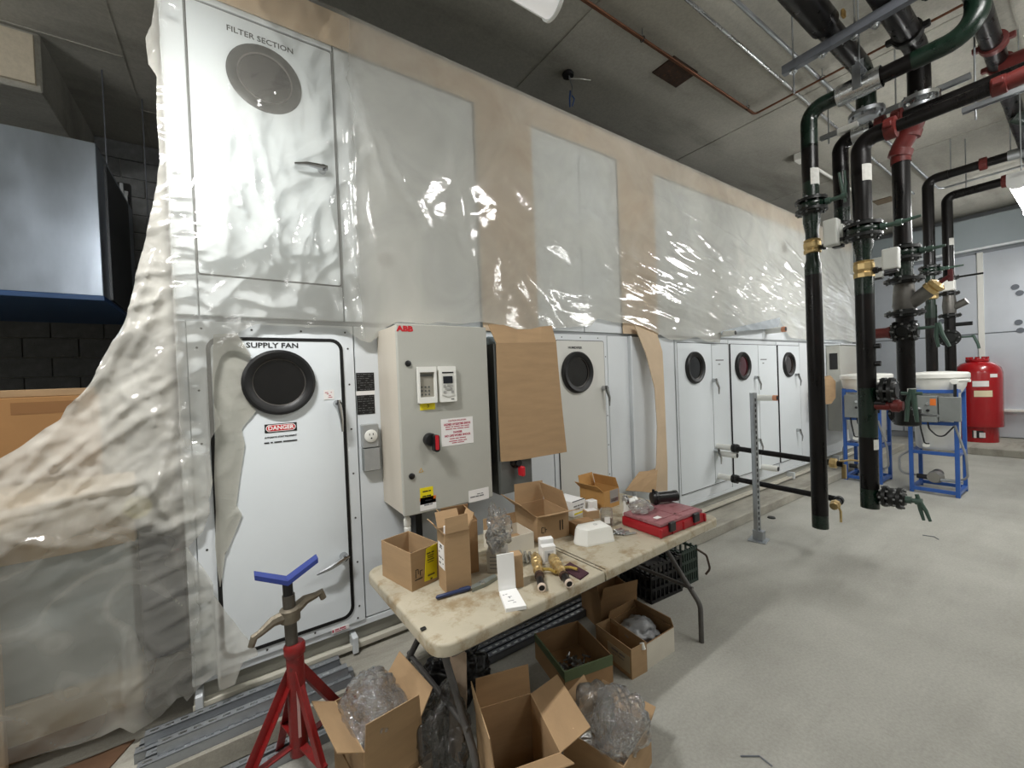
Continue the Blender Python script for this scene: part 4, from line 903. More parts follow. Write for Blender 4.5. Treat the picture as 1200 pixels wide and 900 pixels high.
b = new(); bx(b, (X-.03, Y, z_(335)), (.12, .12, .14), bev=.01); put('white_box', b, white_pl, t)
b = new(); lathe(b, [(.06, z_(369)), (.07, z_(358)), (.058, z_(346))], (X, Y, 0), (0, 0, 1), 16); cyl(b, (X, Y, z_(362)), (X-.02, Y-.16, z_(355)), .045, n=12); put('strainer_body', b, iron_m, t, smooth=True)
flange(t, (X-.06, Y, z_(396)), (1, 0, 0), .11); seg(t, 'drain_nipple', (X, Y-.03, z_(381)), (X, Y-.2, z_(381)), .025, valve_m)
e = Vector((X, Y-.2, z_(396))); b = new(); cyl(b, (X, Y-.08, e.z), e, .012, n=8); tube(b, [e+Vector((0, 0, .02)), e+Vector((0, -.04, -.1)), e+Vector((0, -.05, -.16))], .014, 8); put('valve_lever', b, lever_m, t, smooth=True)
e = Vector((X, Y-.3, z_(326))); put('valve_stem', cyl(new(), (X, Y-.08, e.z), e, .012, n=8), valve_m, t)
b = new(); tube(b, [(X, Y, 3.5), (X, Y, 3.74), (X, 1.02, 3.74)], RP*.95, 18, .13, seg=10); put('elbow', b, pipe_blk, t, smooth=True)
seg(t, 'pipe', (X, 1.04, 3.74), (X, .2, 3.74), RP*.9, pipe_blk); coupling(t, (X, .68, 3.74), MY); label_band(t, X, Y, z_(284), .09, RP*.95)
for yy in (1.0,): put('hanger_rod', cyl(new(), (X, yy, 3.74), (X, yy, ZC), .006, n=8), steel, t)
# --- overhead mains
zA = 4.05
t = thing('overhead_main', 'thick black overhead main at the left of the mains, ending in a green elbow', 'pipe', (2.5, 1.13, zA))
seg(t, 'pipe', (.2, 1.13, zA), (3.62, 1.13, zA), .088, pipe_blk); seg(t, 'pipe', (3.62, 1.13, zA), (4.25, 1.13, zA), .07, pipe_blk)
b = new(); tube(b, [(4.2, 1.13, zA), (4.5, 1.13, zA), (4.5, 1.13, 3.72)], .068, 18, .16, seg=8); put('green_elbow', b, pipe_grn, t, smooth=True)
flange(t, (4.5, 1.13, 3.7), (0, 0, 1), .12, .03, steel)
b = new(); bx(b, (3.66, 1.03, zA+.02), (.05, .02, .05), bev=.006); put('tape_patch', b, mat('kraft_tape', (206, 166, 100), .6), t)
t = thing('overhead_main', 'black overhead main that turns down in a wide elbow above the strainer column', 'pipe', (3, .81, 4.04))
seg(t, 'pipe', (.5, .81, 4.04), (4.33, .82, 4.04), .075, pipe_blk); coupling(t, (4.25, .82, 4.04), (1, 0, 0), .07, valve_m)
b = new(); tube(b, [(4.3, .82, 4.04), (4.56, .82, 4.04), (4.56, .82, 3.64)], .07, 20, .2, seg=10); put('elbow', b, pipe_blk, t, smooth=True)
seg(t, 'drop', (4.56, .82, 3.66), (4.56, .82, 3.58), .07, pipe_grn)
flange(t, (4.56, .82, 3.66), (0, 0, 1), .12, .03, steel_b)
t = thing('overhead_main', 'black overhead main at the far right with red clamps', 'pipe', (4, .475, 4.0))
seg(t, 'pipe', (2.0, .455, 4.03), (8.5, .515, 4.03), .06, pipe_blk); coupling(t, (4.95, .475, 4.03), (1, 0, 0), .062); coupling(t, (5.35, .475, 4.03), (1, 0, 0), .062)
b = new(); tube(b, [(5.3, .47, 3.98), (5.28, .3, 3.96), (5.2, .05, 3.98)], .075, 16, .06); put('red_tee', b, red_c, t, smooth=True)
b = new(); tube(b, [(6.45, .5, 3.98), (6.5, .42, 3.92), (6.5, .25, 3.9)], .06, 14, .06); put('green_branch', b, pipe_grn, t, smooth=True)
# trapeze strut under the mains
def channel(bm, p0, p1, up, w=.041, h=.041, t_=.0035, lip=.008):
    """C-channel strut between two points; the open side faces away from up"""
    p0, p1 = Vector(p0), Vector(p1); d = (p1-p0).normalized(); up = Vector(up).normalized(); s = d.cross(up)
    L = (p1-p0).length; M = Matrix(((d.x, s.x, up.x, p0.x), (d.y, s.y, up.y, p0.y), (d.z, s.z, up.z, p0.z), (0, 0, 0, 1)))
    b2(bm, 0, L, -w/2, w/2, h-t_, h, M); b2(bm, 0, L, -w/2, -w/2+t_, 0, h, M); b2(bm, 0, L, w/2-t_, w/2, 0, h, M)
    b2(bm, 0, L, -w/2, -w/2+lip, 0, t_, M); b2(bm, 0, L, w/2-lip, w/2, 0, t_, M); return M
t = thing('trapeze_strut', 'dark grey channel strut hung on rods under the overhead mains', 'strut', (3.72, .9, 3.9))
strut_m = mat('strut_steel', (118, 122, 130), .45, .4, .08, 20)
b = new(); channel(b, (3.72, 1.43, 3.93), (3.69, .3, 3.93), (-1, 0, .0), .065, .05); put('channel', b, strut_m, t)
for yy in (1.36, 1.17, .98, .87, .62): 
    b = new(); cyl(b, (3.70, yy, 3.885), (3.70, yy, 3.895), .026, n=16); cyl(b, (3.70, yy, 3.87), (3.70, yy, 3.886), .014, n=6); put('strut_nut', b, steel_b, t)
for yy in (1.36, .98, .62): put('hanger_rod', cyl(new(), (3.70, yy, 3.72 if yy > 1 else 3.88), (3.70, yy, ZC), .006, n=8), steel, t)
t = thing('trapeze_strut', 'thin galvanised strut under the red fittings at the right edge', 'strut', (4.5, .3, 3.5))
b = new(); channel(b, (4.75, .62, 3.5), (4.75, -.4, 3.5), (0, 0, 1)); put('channel', b, steel, t)
for yy in (.55, .15): put('hanger_rod', cyl(new(), (4.75, yy, 3.42), (4.75, yy, ZC), .006, n=8), steel, t)
t = thing('trapeze_strut', 'galvanised strut crossing behind the second and short risers near the ceiling', 'strut', (5.2, 1.1, 3.6))
b = new(); channel(b, (5.0, 1.62, 3.86), (5.0, .6, 3.86), (0, 0, 1)); put('channel', b, steel, t)
for yy in (1.55, 1.05): put('hanger_rod', cyl(new(), (5.0, yy, 3.8), (5.0, yy, ZC), .006, n=8), steel, t)
# conduits and copper along the ceiling
def ceil_run(name, label, cat, pts, r, m, bend=.05, group=None):
    b = new(); tube(b, pts, r, 10, bend); o = put(name, b, m, None, smooth=True); return tag(o, label, cat, group)
ceil_run('conduit', 'steel conduit along the ceiling, nearer the unit', 'conduit', [(.5, 1.72, 4.34), (9.3, 1.765, 4.34)], .014, steel_b)
ceil_run('conduit', 'steel conduit along the ceiling passing above the trapeze strut', 'conduit', [(.5, 1.56, 4.34), (9.35, 1.50, 4.34), (9.45, 1.45, 4.34), (9.45, .6, 4.34)], .016, steel)
t = thing('copper_line', 'thin copper tube along the ceiling with a square turn to the right', 'copper tube', (3, 2.1, 4.3))
b = new(); tube(b, [(.2, 2.12, 4.31), (4.73, 2.105, 4.31), (4.72, .3, 4.31)], .010, 10, .03); put('tube', b, copper, t, smooth=True)
b = new(); tube(b, [(.2, 2.15, 4.33), (4.76, 2.135, 4.33), (4.75, .3, 4.33)], .007, 10, .03); put('tube', b, copper, t, smooth=True)
for (x, y) in ((2.88, 2.12), (4.55, 2.1), (4.72, 1.5)):
    b = new(); lathe(b, [(.02, -.006), (.024, 0), (.02, .006)], (x, y, 4.315), (1, 0, 0), 12, cap=False); hk = put('pipe_hook', b, black_s, t); put('hanger_rod', cyl(new(), (x, y, 4.33), (x, y, ZC), .004, n=8), steel, hk)
# ceiling box hook with wires, rusty plates, white box
t = thing('ceiling_outlet', 'black ceiling hole with loose blue and white wires', 'wire', (2.69, 2.8, 4.36))
b = new(); lathe(b, [(.05, 0), (.055, .02), (.04, .04)], (2.69, 2.8, 4.365), (0, 0, 1), 14); put('box', b, black_s, t)
b = new(); tube(b, [(2.69, 2.79, 4.37), (2.70, 2.76, 4.24), (2.68, 2.76, 4.15)], .006, 6); put('cable', b, steel, t)
b = new(); tube(b, [(2.69, 2.79, 4.34), (2.74, 2.70, 4.30), (2.84, 2.66, 4.30)], .004, 6); put('white_wire', b, white_pl, t)
b = new(); tube(b, [(2.69, 2.78, 4.22), (2.66, 2.76, 4.13), (2.67, 2.77, 4.06)], .007, 6); tube(b, [(2.69, 2.78, 4.2), (2.69, 2.73, 4.12), (2.68, 2.75, 4.06)], .006, 6); put('blue_wires', b, blue_p, t)
rust = mat('rusty_plate', (60, 44, 34), .8, .2, .3, 20, .2, 60, col2=(96, 62, 38), spots=.3)
tag(put('embed_plate', b2(new(), 3.36, 3.73, 2.15, 2.38, ZC-.012, ZC), rust), 'rusty steel plate set in the ceiling above the copper tube', 'plate')
pz = at(2, ZC, 1036, 235); tag(put('embed_plate', b2(new(), pz.x-.15, pz.x+.15, pz.y-.12, pz.y+.12, ZC-.01, ZC), mat('brown_plate', (112, 98, 78), .8, 0, .2, 20)), 'faint brown plate in the ceiling behind the second riser', 'plate')
p = at(2, ZC-.06, 938, 186); t = thing('ceiling_box', 'white box on the ceiling left of the first riser', 'box', (p.x, p.y, ZC-.06)); b = new(); bx(b, (p.x, p.y, ZC-.05), (.17, .1, .1), bev=.01); put('box', b, white_pl, t)
tag(ceil_run('conduit', 'white conduit leading from the white ceiling box', 'conduit', [(p.x+.05, p.y, ZC-.06), (p.x+1.9, p.y-.02, ZC-.06)], .02, white_pl), 'white conduit leading from the white ceiling box', 'conduit')
# --- small black coil pipes with unions, running from the unit out past the first riser
def coil_pipe(X, z, y0, y1, lab, elbow):
    t = thing('coil_pipe', lab, 'pipe', (X, y0, z))
    put('white_sleeve', cyl(new(), (X, D-.01, z), (X, y0+.02, z), .031, n=16), white_pl, t, smooth=True)
    b = new(); lathe(b, [(.028, -.03), (.046, -.025), (.046, .0), (.036, .004), (.046, .008), (.046, .03), (.028, .034)], (X, y0, z), (0, 1, 0), 8); put('union', b, valve_m, t)
    if elbow:
        b = new(); tube(b, [(X, y0, z), (X, y1, z-.02), (X-.17, y1-.03, z-.02)], .026, 14, .05); put('pipe', b, pipe_blk, t, smooth=True)
        b = new(); lathe(b, [(.026, -.03), (.036, -.025), (.036, .025), (.026, .03)], (X-.03, y1-.005, z-.02), (1, .15, 0), 14); put('elbow_collar', b, valve_m, t)
        b = new(); lathe(b, [(.026, 0), (.038, .01), (.038, .04), (.03, .05), (.03, .08)], (X-.14, y1-.02, z-.02), (-1, -.1, -.1), 8); v = put('brass_valve', b, brass, t)
        b = new(); tube(b, [(X-.16, y1-.04, z-.03), (X-.17, y1-.06, z-.07), (X-.17, y1-.06, z-.16)], .009, 8); put('valve_handle', b, brass, v)
    else:
        b = new(); tube(b, [(X, y0, z), (X, y1, z-.03)], .026, 14); put('pipe', b, pipe_blk, t, smooth=True)
        b = new(); lathe(b, [(.026, 0), (.044, .01), (.044, .05), (.03, .06)], (X, y1+.1, z-.03), (0, -1, 0), 8); v = put('brass_valve', b, brass, t)
        b = new(); tube(b, [(X, y1+.03, z-.01), (X-.02, y1-.06, z+.02), (X-.03, y1-.14, z+.02)], .008, 8); b2(b, X-.01, X+.01, y1-.02, y1+.01, z-.15, z-.03); put('valve_handle', b, brass, v)
coil_pipe(4.314, .775, 2.21, 1.3, 'upper thin black pipe from the unit, passing behind the first riser', False)
coil_pipe(4.33, .448, 2.23, 1.34, 'lower thin black pipe from the unit, ending in an elbow past the first riser', True)
# strut post on the floor
t = thing('strut_post', 'perforated galvanised strut post on a square floor plate', 'post', (3.99, 1.885, 0))
b = new(); channel(b, (3.99, 1.885, .01), (3.99, 1.885, 1.375), (-.3, -1, 0)); put('channel', b, steel, t)
ang = math.atan2(-1, -.3); dx, dy = math.cos(ang), math.sin(ang); b = new()
for k in range(26):
    M = Matrix.Translation((3.99+dx*.0412, 1.885+dy*.0412, .06+k*.05)) @ Matrix.Rotation(ang, 4, 'Z'); bx(b, (0, 0, 0), (.0012, .013, .028), M)
put('slots', b, black_s, t, kind='stuff')
b = new(); bx(b, (3.99, 1.86, .006), (.15, .15, .012), Matrix.Translation((3.99, 1.86, 0)) @ Matrix.Rotation(.2, 4, 'Z') @ Matrix.Translation((-3.99, -1.86, 0)), .002); put('base_plate', b, steel, t)
b = new(); b2(b, 3.96, 4.02, 1.81, 1.90, .012, .10, bev=.004); put('post_socket', b, steel, t)
# ------------------------------------------------------------------ feed tanks and expansion tank
tank_pl = mat('white_tank_plastic', (224, 224, 218), .45, 0, .02, 4)
def feed_tank(x0, y0, w, d, label, dark_end):
    """blue steel frame: x0 is the side that faces the room's near end, y0 its low-Y corner"""
    x1, y1 = x0+d, y0+w; xc, yc = (x0+x1)/2, (y0+y1)/2; s = .038
    t = thing('feed_tank', label, 'tank', (xc, yc, 0), 0, 'feed tanks in blue frames')
    for (x, y) in ((x0, y0), (x0, y1-s), (x1-s, y0), (x1-s, y1-s)):
        b = new(); b2(b, x, x+s, y, y+s, 0, 1.27, bev=.003); put('leg', b, blue_p, t)
    for z in (.05, .5, .86, 1.24):
        for (a, c, e, f) in ((x0, x0+s, y0+s, y1-s), (x1-s, x1, y0+s, y1-s), (x0+s, x1-s, y0, y0+s), (x0+s, x1-s, y1-s, y1)):
            if z == .86 and a != x0: continue
            b = new(); b2(b, a+.002, c-.002, e, f, z-.02, z+.02, bev=.002); put('rail', b, blue_p, t)
    b = new(); lathe(b, [(.17, .53), (.195, .56), (.205, 1.2), (.25, 1.29), (.262, 1.37), (.262, 1.40)], (xc, yc, 0), (0, 0, 1), 32); put('tank', b, tank_pl, t, smooth=True)
    b = new(); lathe(b, [(.275, 1.395), (.285, 1.40), (.285, 1.445), (.27, 1.46), (.1, 1.475), (.0, 1.475)], (xc, yc, 0), (0, 0, 1), 32); put('lid', b, tank_pl, t, smooth=True)
    b = new(); b2(b, x0-.09, x0-.005, yc-.06, y1-.05, .88, 1.19, bev=.005); cp = put('control_panel', b, mgrey, t)
    for zz in (1.10, 1.02):
        b = new(); cyl(b, (x0-.09, yc+.02, zz), (x0-.105, yc+.02, zz), .016, n=12); put('switch', b, black_s if zz < 1.05 else steel_b, cp)
    if dark_end:
        b = new(); b2(b, x0-.0915, x0-.088, yc-.05, yc, 1.08, 1.16); put('orange_sticker', b, orange_l, cp)
        b = new(); b2(b, x0-.09, x0-.01, y0-.03, yc-.07, .9, 1.18, bev=.005); put('pressure_panel', b, mgrey, t)
    for k, (ya, yb, dz) in enumerate(((yc+.1, yc+.02, .26), (yc+.03, y0+.03, .2))):
        b = new(); tube(b, [(x0-.05, ya, .88), (x0-.06, ya-.01, .8), (x0-.06, (ya+yb)/2, .88-dz), (x0-.05, yb, .84 if k else .62)], .008, 8, .08); put('cable', b, black_s, t, smooth=True)
    b = new(); lathe(b, [(.028, 0), (.032, .008), (.032, .02), (.02, .026)], (x0-.03, yc+.05, .60), (-1, 0, 0), 16); put('gauge', b, white_pl, t)
    b = new(); lathe(b, [(.03, 0), (.034, .01), (.034, .028), (.03, .03)], (x0-.02, y0+.02, 1.36), (-1, 0, 0), 16); g = put('gauge', b, white_pl, t)
    put('gauge_pipe', cyl(new(), (x0-.01, y0+.02, .95), (x0-.01, y0+.02, 1.35), .014, n=8), black_s, t)
    put('inlet_pipe', cyl(new(), (x0+.02, y0+.05, 1.36), (x0-.02, y0-.1, 1.37), .02, n=10), white_pl, t)
    b = new(); lathe(b, [(.0, -.07), (.06, -.065), (.075, 0), (.06, .065), (0, .07)], (x0+.1, yc, .20), (-1, .15, 0), 20); put('pump_head', b, mat('pump_cast_grey', (150, 148, 142), .4, .6), t, smooth=True)
    b = new(); cyl(b, (x0+.14, yc, .2), (x0+.34, yc+.02, .2), .055, n=16); cyl(b, (x0+.08, yc+.06, .19), (x0+.08, yc+.16, .19), .03, n=12); put('pump_motor', b, black_s, t, smooth=True)
    put('pump_outlet', cyl(new(), (x0+.05, yc-.05, .18), (x0+.03, y0-.02, .19), .016, n=10), steel, t)
    clear = mat('grey_hose', (140, 142, 142), .4)
    b = new(); tube(b, [(x0+.05, y0+.02, .2), (x0+.03, y0-.06, .24), (x0+.02, y0-.05, .5), (x0+.0, y0+.03, .85)], .012, 8, .1); put('hose', b, clear, t, smooth=True)
    b = new(); tube(b, [(x0+.1, y1-.05, .2), (x0+.06, y1+(.1 if dark_end else .015), .2), (x0+.05, y1+(.1 if dark_end else .015), .42), (x0+.08, y1, .5)], .012, 8, .09); put('hose', b, clear, t, smooth=True)
feed_tank(7.02, 1.70, .41, .45, 'white feed tank in blue frame, the farther one between the pipes', False)
feed_tank(6.9, .985, .43, .48, 'white feed tank in blue frame, nearer and right of the second pipe', True)
X, r0 = 11.2, .31
ya = at(0, X, 1118, 480).y; yb = at(0, X, 1177, 480).y; yc = (ya+yb)/2; r0 = abs(ya-yb)/2
t = thing('expansion_tank', 'bright red floor-standing expansion tank with white labels', 'tank', (X, yc, .12))
b = new(); lathe(b, [(r0, .40), (r0*1.01, .46), (r0, .5), (r0, 1.36), (r0*.93, 1.45), (r0*.7, 1.53), (r0*.4, 1.57), (0, 1.58)], (X, yc, 0), (0, 0, 1), 40); lathe(b, [(r0*.9, .40), (r0, .42)], (X, yc, 0), (0, 0, 1), 40); put('shell', b, red_t, t, smooth=True)
b = new(); lathe(b, [(r0*.8, .12), (r0*.8, .42)], (X, yc, 0), (0, 0, 1), 36, cap=False); put('skirt', b, red_t, t, smooth=True)
b = new(); lathe(b, [(.13, 1.55), (.15, 1.57), (.15, 1.6), (.12, 1.62), (0, 1.62)], (X, yc, 0), (0, 0, 1), 16); put('top_flange', b, red_t, t, smooth=True)
b = new()
for k in range(10): a = 2*PI*k/10; cyl(b, (X+.13*math.cos(a), yc+.13*math.sin(a), 1.59), (X+.13*math.cos(a), yc+.13*math.sin(a), 1.65), .016, n=6)
put('flange_bolts', b, red_t, t, kind='stuff')
def tank_patch(a0, a1, z0, z1, m, nm, rr=None):
    rr = (rr or r0)+.003; b = new(); n = 8; A = []; B = []
    for k in range(n+1):
        a = R(a0+(a1-a0)*k/n); A.append(b.verts.new((X+rr*math.cos(a), yc+rr*math.sin(a), z0))); B.append(b.verts.new((X+rr*math.cos(a), yc+rr*math.sin(a), z1)))
    for k in range(n): b.faces.new((A[k], A[k+1], B[k+1], B[k]))
    put(nm, b, m, t, smooth=True)
tank_patch(175, 212, 1.12, 1.22, white_l, 'white_label'); tank_patch(178, 220, .94, 1.05, mat('cream_label', (226, 214, 180), .5), 'cream_label'); tank_patch(215, 235, 1.28, 1.34, white_l, 'white_label')
tank_patch(168, 200, .2, .33, black_l, 'skirt_opening', r0*.8); tank_patch(172, 180, .2, .33, white_l, 'white_label', r0*.8); tank_patch(188, 205, .21, .3, white_l, 'white_label', r0*.8)
b = new(); lathe(b, [(.05, 0), (.05, .05), (.03, .06), (.03, .1)], (X-r0-.0, yc+.09, 1.3), (-1, .2, .1), 12); put('air_valve', b, white_pl, t, smooth=True)
# ------------------------------------------------------------------ folding table and what lies on it
TY = R(2.25); TX, TYY, TZ = .522, 1.254, .72; TL, TD = 1.86, .76
t = thing('folding_table', 'long dirty white plastic folding table covered in boxes and fittings', 'table', (TX, TYY, 0), TY)
MT = ROOTM[t.name]
def lp(x, y, z=TZ): return MT @ Vector((x, y, z))
def half(x0, x1, rl, rr):
    P = []
    for cx, cy, a0, r in ((x1, TD, 0, rr), (x0, TD, 90, rl), (x0, 0, 180, rl), (x1, 0, 270, rr)):
        sx = -1 if cx == x1 else 1; sy = -1 if cy == TD else 1
        for k in range(6): a = R(a0+90*k/5); P.append(MT @ Vector((cx+sx*r+r*math.cos(a), cy+sy*r+r*math.sin(a), TZ)))
    b = new(); slab(b, P, (0, 0, -.045)); es = [e for e in b.edges if all(abs(v.co.z-TZ) < 1e-4 for v in e.verts)]
    bmesh.ops.bevel(b, geom=es, offset=.012, segments=3, profile=.5, affect='EDGES'); return b
put('tabletop_half', half(0, .828, .07, .006), pap_m, t, smooth=True); put('tabletop_half', half(.832, TL, .006, .05), pap_m, t, smooth=True)
b = new(); b2(b, .08, TL-.08, .05, .075, TZ-.085, TZ-.045, MT); put('side_rail', b, tblleg, t); b = new(); b2(b, .08, TL-.08, TD-.075, TD-.05, TZ-.085, TZ-.045, MT); put('side_rail', b, tblleg, t)
for xe, s in ((.16, 1), (TL-.15, -1)):
    for yy, yo in ((.30, .055), (TD-.30, TD-.055)):
        b = new(); tube(b, [lp(xe, yy, TZ-.05), lp(xe, yy, .52), lp(xe, yo, .22), lp(xe, yo, .0)], .0145, 12, .09); put('leg', b, tblleg, t, smooth=True)
    put('cross_bar', cyl(new(), lp(xe, .27, .5), lp(xe, TD-.27, .5), .011, n=10), tblleg, t)
    put('cross_bar', cyl(new(), lp(xe, .1, .3), lp(xe, TD-.1, .3), .011, n=10), tblleg, t)
    b = new(); tube(b, [lp(xe, .37, .42), lp(xe+s*.42, .37, TZ-.06)], .010, 8); put('brace', b, tblleg, t)
def carton(name, label, corner, rz, w, d, h, flaps=(None,)*4, fl=None, m=None, th=.004, cat='box', group=None, inner=None, mflap=None):
    """open carton: corner is the front-left foot; flaps (front, right, back, left) are angles, 90 = upright, 180 = folded flat outward"""
    t = thing(name, label, cat, corner, rz, group); M = ROOTM[t.name]; m = m or kraft
    b = new(); b2(b, 0, w, 0, d, 0, th, M)
    b2(b, 0, w, 0, th, th, h, M); b2(b, 0, w, d-th, d, th, h, M); b2(b, 0, th, th, d-th, th, h, M); b2(b, w-th, w, th, d-th, th, h, M)
    put('carton_body', b, m, t)
    L = fl or min(w, d)*.5
    E = [((0, 0), (1, 0), (0, -1), w), ((w, 0), (0, 1), (1, 0), d), ((w, d), (-1, 0), (0, 1), w), ((0, d), (0, -1), (-1, 0), d)]
    for f, ((ox, oy), u, n, le) in zip(flaps, E):
        if f is None: continue
        a = R(f); ll = L if isinstance(L, (int, float)) else L
        nx, nz = -math.cos(a), math.sin(a)
        P0 = Vector((ox, oy, h)); U = Vector((u[0], u[1], 0)); N = Vector((n[0]*nx, n[1]*nx, nz))
        jag = .03*le
        P = [P0+U*.003, P0+U*(le-.003), P0+U*(le-.003-jag*random.random())+N*ll*(1-.06*random.random()), P0+U*(.003+jag*random.random())+N*ll*(1-.06*random.random())]
        th_n = U.cross(N).normalized()*.0035
        b = new(); slab(b, [M @ p for p in P], M.to_3x3() @ th_n); put('flap', b, mflap or m, t)
    return t, M
def solid(name, label, corner, rz, w, d, h, m, cat='box', group=None, part='box_body', bev=.002):
    t = thing(name, label, cat, corner, rz, group); M = ROOTM[t.name]
    b = new(); b2(b, 0, w, 0, d, 0, h, M, bev); put(part, b, m, t); return t, M
def stick(t, M, face, u0, u1, v0, v1, w, d, h, m, nm='box_label'):
    """flat label on face F (front), L (left) or R (right), in fractions of that face"""
    b = new(); e = .0012
    if face == 'F': b2(b, u0*w, u1*w, -e, .001, v0*h, v1*h, M)
    if face == 'R': b2(b, w-.001, w+e, u0*d, u1*d, v0*h, v1*h, M)
    if face == 'L': b2(b, -e, .001, (1-u1)*d, (1-u0)*d, v0*h, v1*h, M)
    if face == 'T': b2(b, u0*w, u1*w, v0*d, v1*d, h-.001, h+e, M)
    return put(nm, b, m, t)
def facemat(M, face, u, v, w, d, h):
    if face == 'F': L = Matrix(((1, 0, 0, u*w), (0, 0, -1, -.0014), (0, 1, 0, v*h), (0, 0, 0, 1)))
    elif face == 'R': L = Matrix(((0, 0, 1, w+.0014), (1, 0, 0, u*d), (0, 1, 0, v*h), (0, 0, 0, 1)))
    else: L = Matrix(((0, 0, -1, -.0014), (-1, 0, 0, (1-u)*d), (0, 1, 0, v*h), (0, 0, 0, 1)))
    return M @ L
Z = TZ+.0005
# cartons at the near end
c = (.593, 1.662, Z); w, d, h = .145, .235, .162
t, M = carton('cardboard_box', 'open low box at the near table corner with a yellow leaflet on its side', c, R(13), w, d, h)
b = new(); P = [(.062, -.003, .02), (.128, -.003, .014), (.132, -.006, .165), (.075, -.006, .158)]; slab(b, [M @ Vector(p) for p in P], M.to_3x3() @ Vector((0, .0015, 0))); lf = put('yellow_leaflet', b, yellow_l, t)
bars(facemat(M, 'F', .66, .5, w, d, h) @ Matrix.Translation((0, 0, .0048)), [q_ for y_, h_, ls in ((.055, .006, (.02, .014)), (.044, .004, (.034,)), (.036, .004, (.028,)), (.026, .004, (.036,)), (.016, .003, (.03,)), (-.04, .007, (.036,)), (-.058, .008, (.01,))) for q_ in words(y_, h_, ls, .004)], mat('dark_olive_ink', (96, 84, 12), .6), t, 'leaflet_print')
bars(facemat(M, 'F', .26, .42, w, d, h), [(-.018, -.015, 0, .034), (-.015, -.006, .016, .003), (-.006, -.003, .006, .02), (.004, .018, .006, .003), (.004, .007, -.004, .02), (-.022, .016, -.026, .004)], ink, t, 'box_print'); b = new(); b2(b, .04, .11, .06, .16, .004, .09, M); put('inner_dark_pouch', b, black_s, t)
c = (.700, 1.552, Z); w, d, h = .112, .088, .248
t, M = carton('cardboard_box', 'tall narrow open box with a white label, nearest the table front', c, R(-4), w, d, h, (86, 112, 118, 128), .068)
lb = stick(t, M, 'L', .12, .88, .38, .8, w, d, h, white_l)
bars(facemat(M, 'L', .5, .59, w, d, h), [q_ for y_, h_, ls, x_ in ((.042, .006, (.022,), -.012), (.033, .005, (.012, .008), -.014), (.012, .005, (.01,), -.026), (-.01, .005, (.01, .012), -.026), (-.01, .005, (.01,), .012), (-.034, .006, (.018,), -.026), (-.03, .004, (.008,), .014)) for q_ in words(y_, h_, ls, .006, x_)], ink, t, 'label_print')
b = new(); slab(b, [M @ Vector(p) for p in ((.01, .03, .19), (.095, .03, .19), (.1, .035, .275), (.02, .05, .262))], M.to_3x3() @ Vector((0, .01, 0))); put('white_insert', b, white_pp, t)
c = (.765, 1.665, Z); w, d, h = .142, .12, .235
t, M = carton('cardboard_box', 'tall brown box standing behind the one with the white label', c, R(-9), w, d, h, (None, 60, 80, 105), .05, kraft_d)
# clear bag of fittings on a small grey box
t, M = solid('small_box', 'small pale grey box under the clear bag of fittings', (.925, 1.604, Z), R(-38), .092, .085, .098, mat('pale_grey_card', (178, 174, 166), .7, 0, .04, 8))
for k in range(4): stick(t, M, 'F', .15, .85-.1*(k % 2), .2+.17*k, .25+.17*k, .092, .085, .098, ink_g, 'print_bar')
def crumple(name, label, c, size, m, seed=1, cat='bag', amp=.35, sub=4, squash=None, parent=None, group=None):
    """crushed film or paper: ball with sharp folded facets"""
    b = new(); bmesh.ops.create_icosphere(b, subdivisions=sub, radius=1)
    c = Vector(c)
    for v in b.verts:
        n = v.co.copy(); r = 1.08-amp*.55*rid(n.x*1.6+seed, n.y*1.6, n.z*1.6)-amp*.35*rid(n.x*3.7+seed, n.y*3.7+9, n.z*3.7)-amp*.15*rid(n.x*8+seed, n.y*8+9, n.z*8)+amp*1.1*MN.noise((n.x*1.3+seed*3, n.y*1.3, n.z*1.3))
        p = Vector((n.x*size[0]*r, n.y*size[1]*r, n.z*size[2]*r))
        if squash is not None and p.z < squash: p.z = squash+.002*MN.noise(p*40)
        v.co = c+p
    o = put(name, b, m, parent, smooth='all')
    if parent is None: tag(o, label, cat, group)
    return o
fit = mat('silver_fittings', (150, 152, 154), .3, .9, .3, 60)
bg = crumple('plastic_bag', 'clear bag of small metal fittings leaning among the boxes near the tall carton', (.972, 1.575, TZ+.2), (.058, .04, .11), bag_m, 3, amp=.6, squash=-.1)
b = new()
for k in range(40): 
    p = Vector((.967+random.gauss(0, .018), 1.575+random.gauss(0, .018), TZ+.115+random.random()*.10)); cyl(b, p, p+Vector((random.gauss(0, .014), random.gauss(0, .014), random.gauss(0, .01))), .005, n=6)
put('bag_contents', b, fit, bg, kind='stuff')
# white-sided open tray with small boxes
w, d, h = .205, .17, .085
wc = mat('white_outside_card', (206, 200, 186), .75, 0, .05, 6)
t, M = carton('cardboard_tray', 'low off-white open box with brown inside behind the brass valves', (1.05, 1.70, Z), R(-5), w, d, h, (None, None, 95, None), .06, wc, mflap=kraft)
b = new(); b2(b, .006, w-.006, .006, d-.006, .004, .03, M); put('tray_lining', b, kraft, t)
solid('small_box', 'small white-topped brown box inside the off-white tray', (1.09, 1.73, Z+.032), R(20), .07, .06, .065, wc)
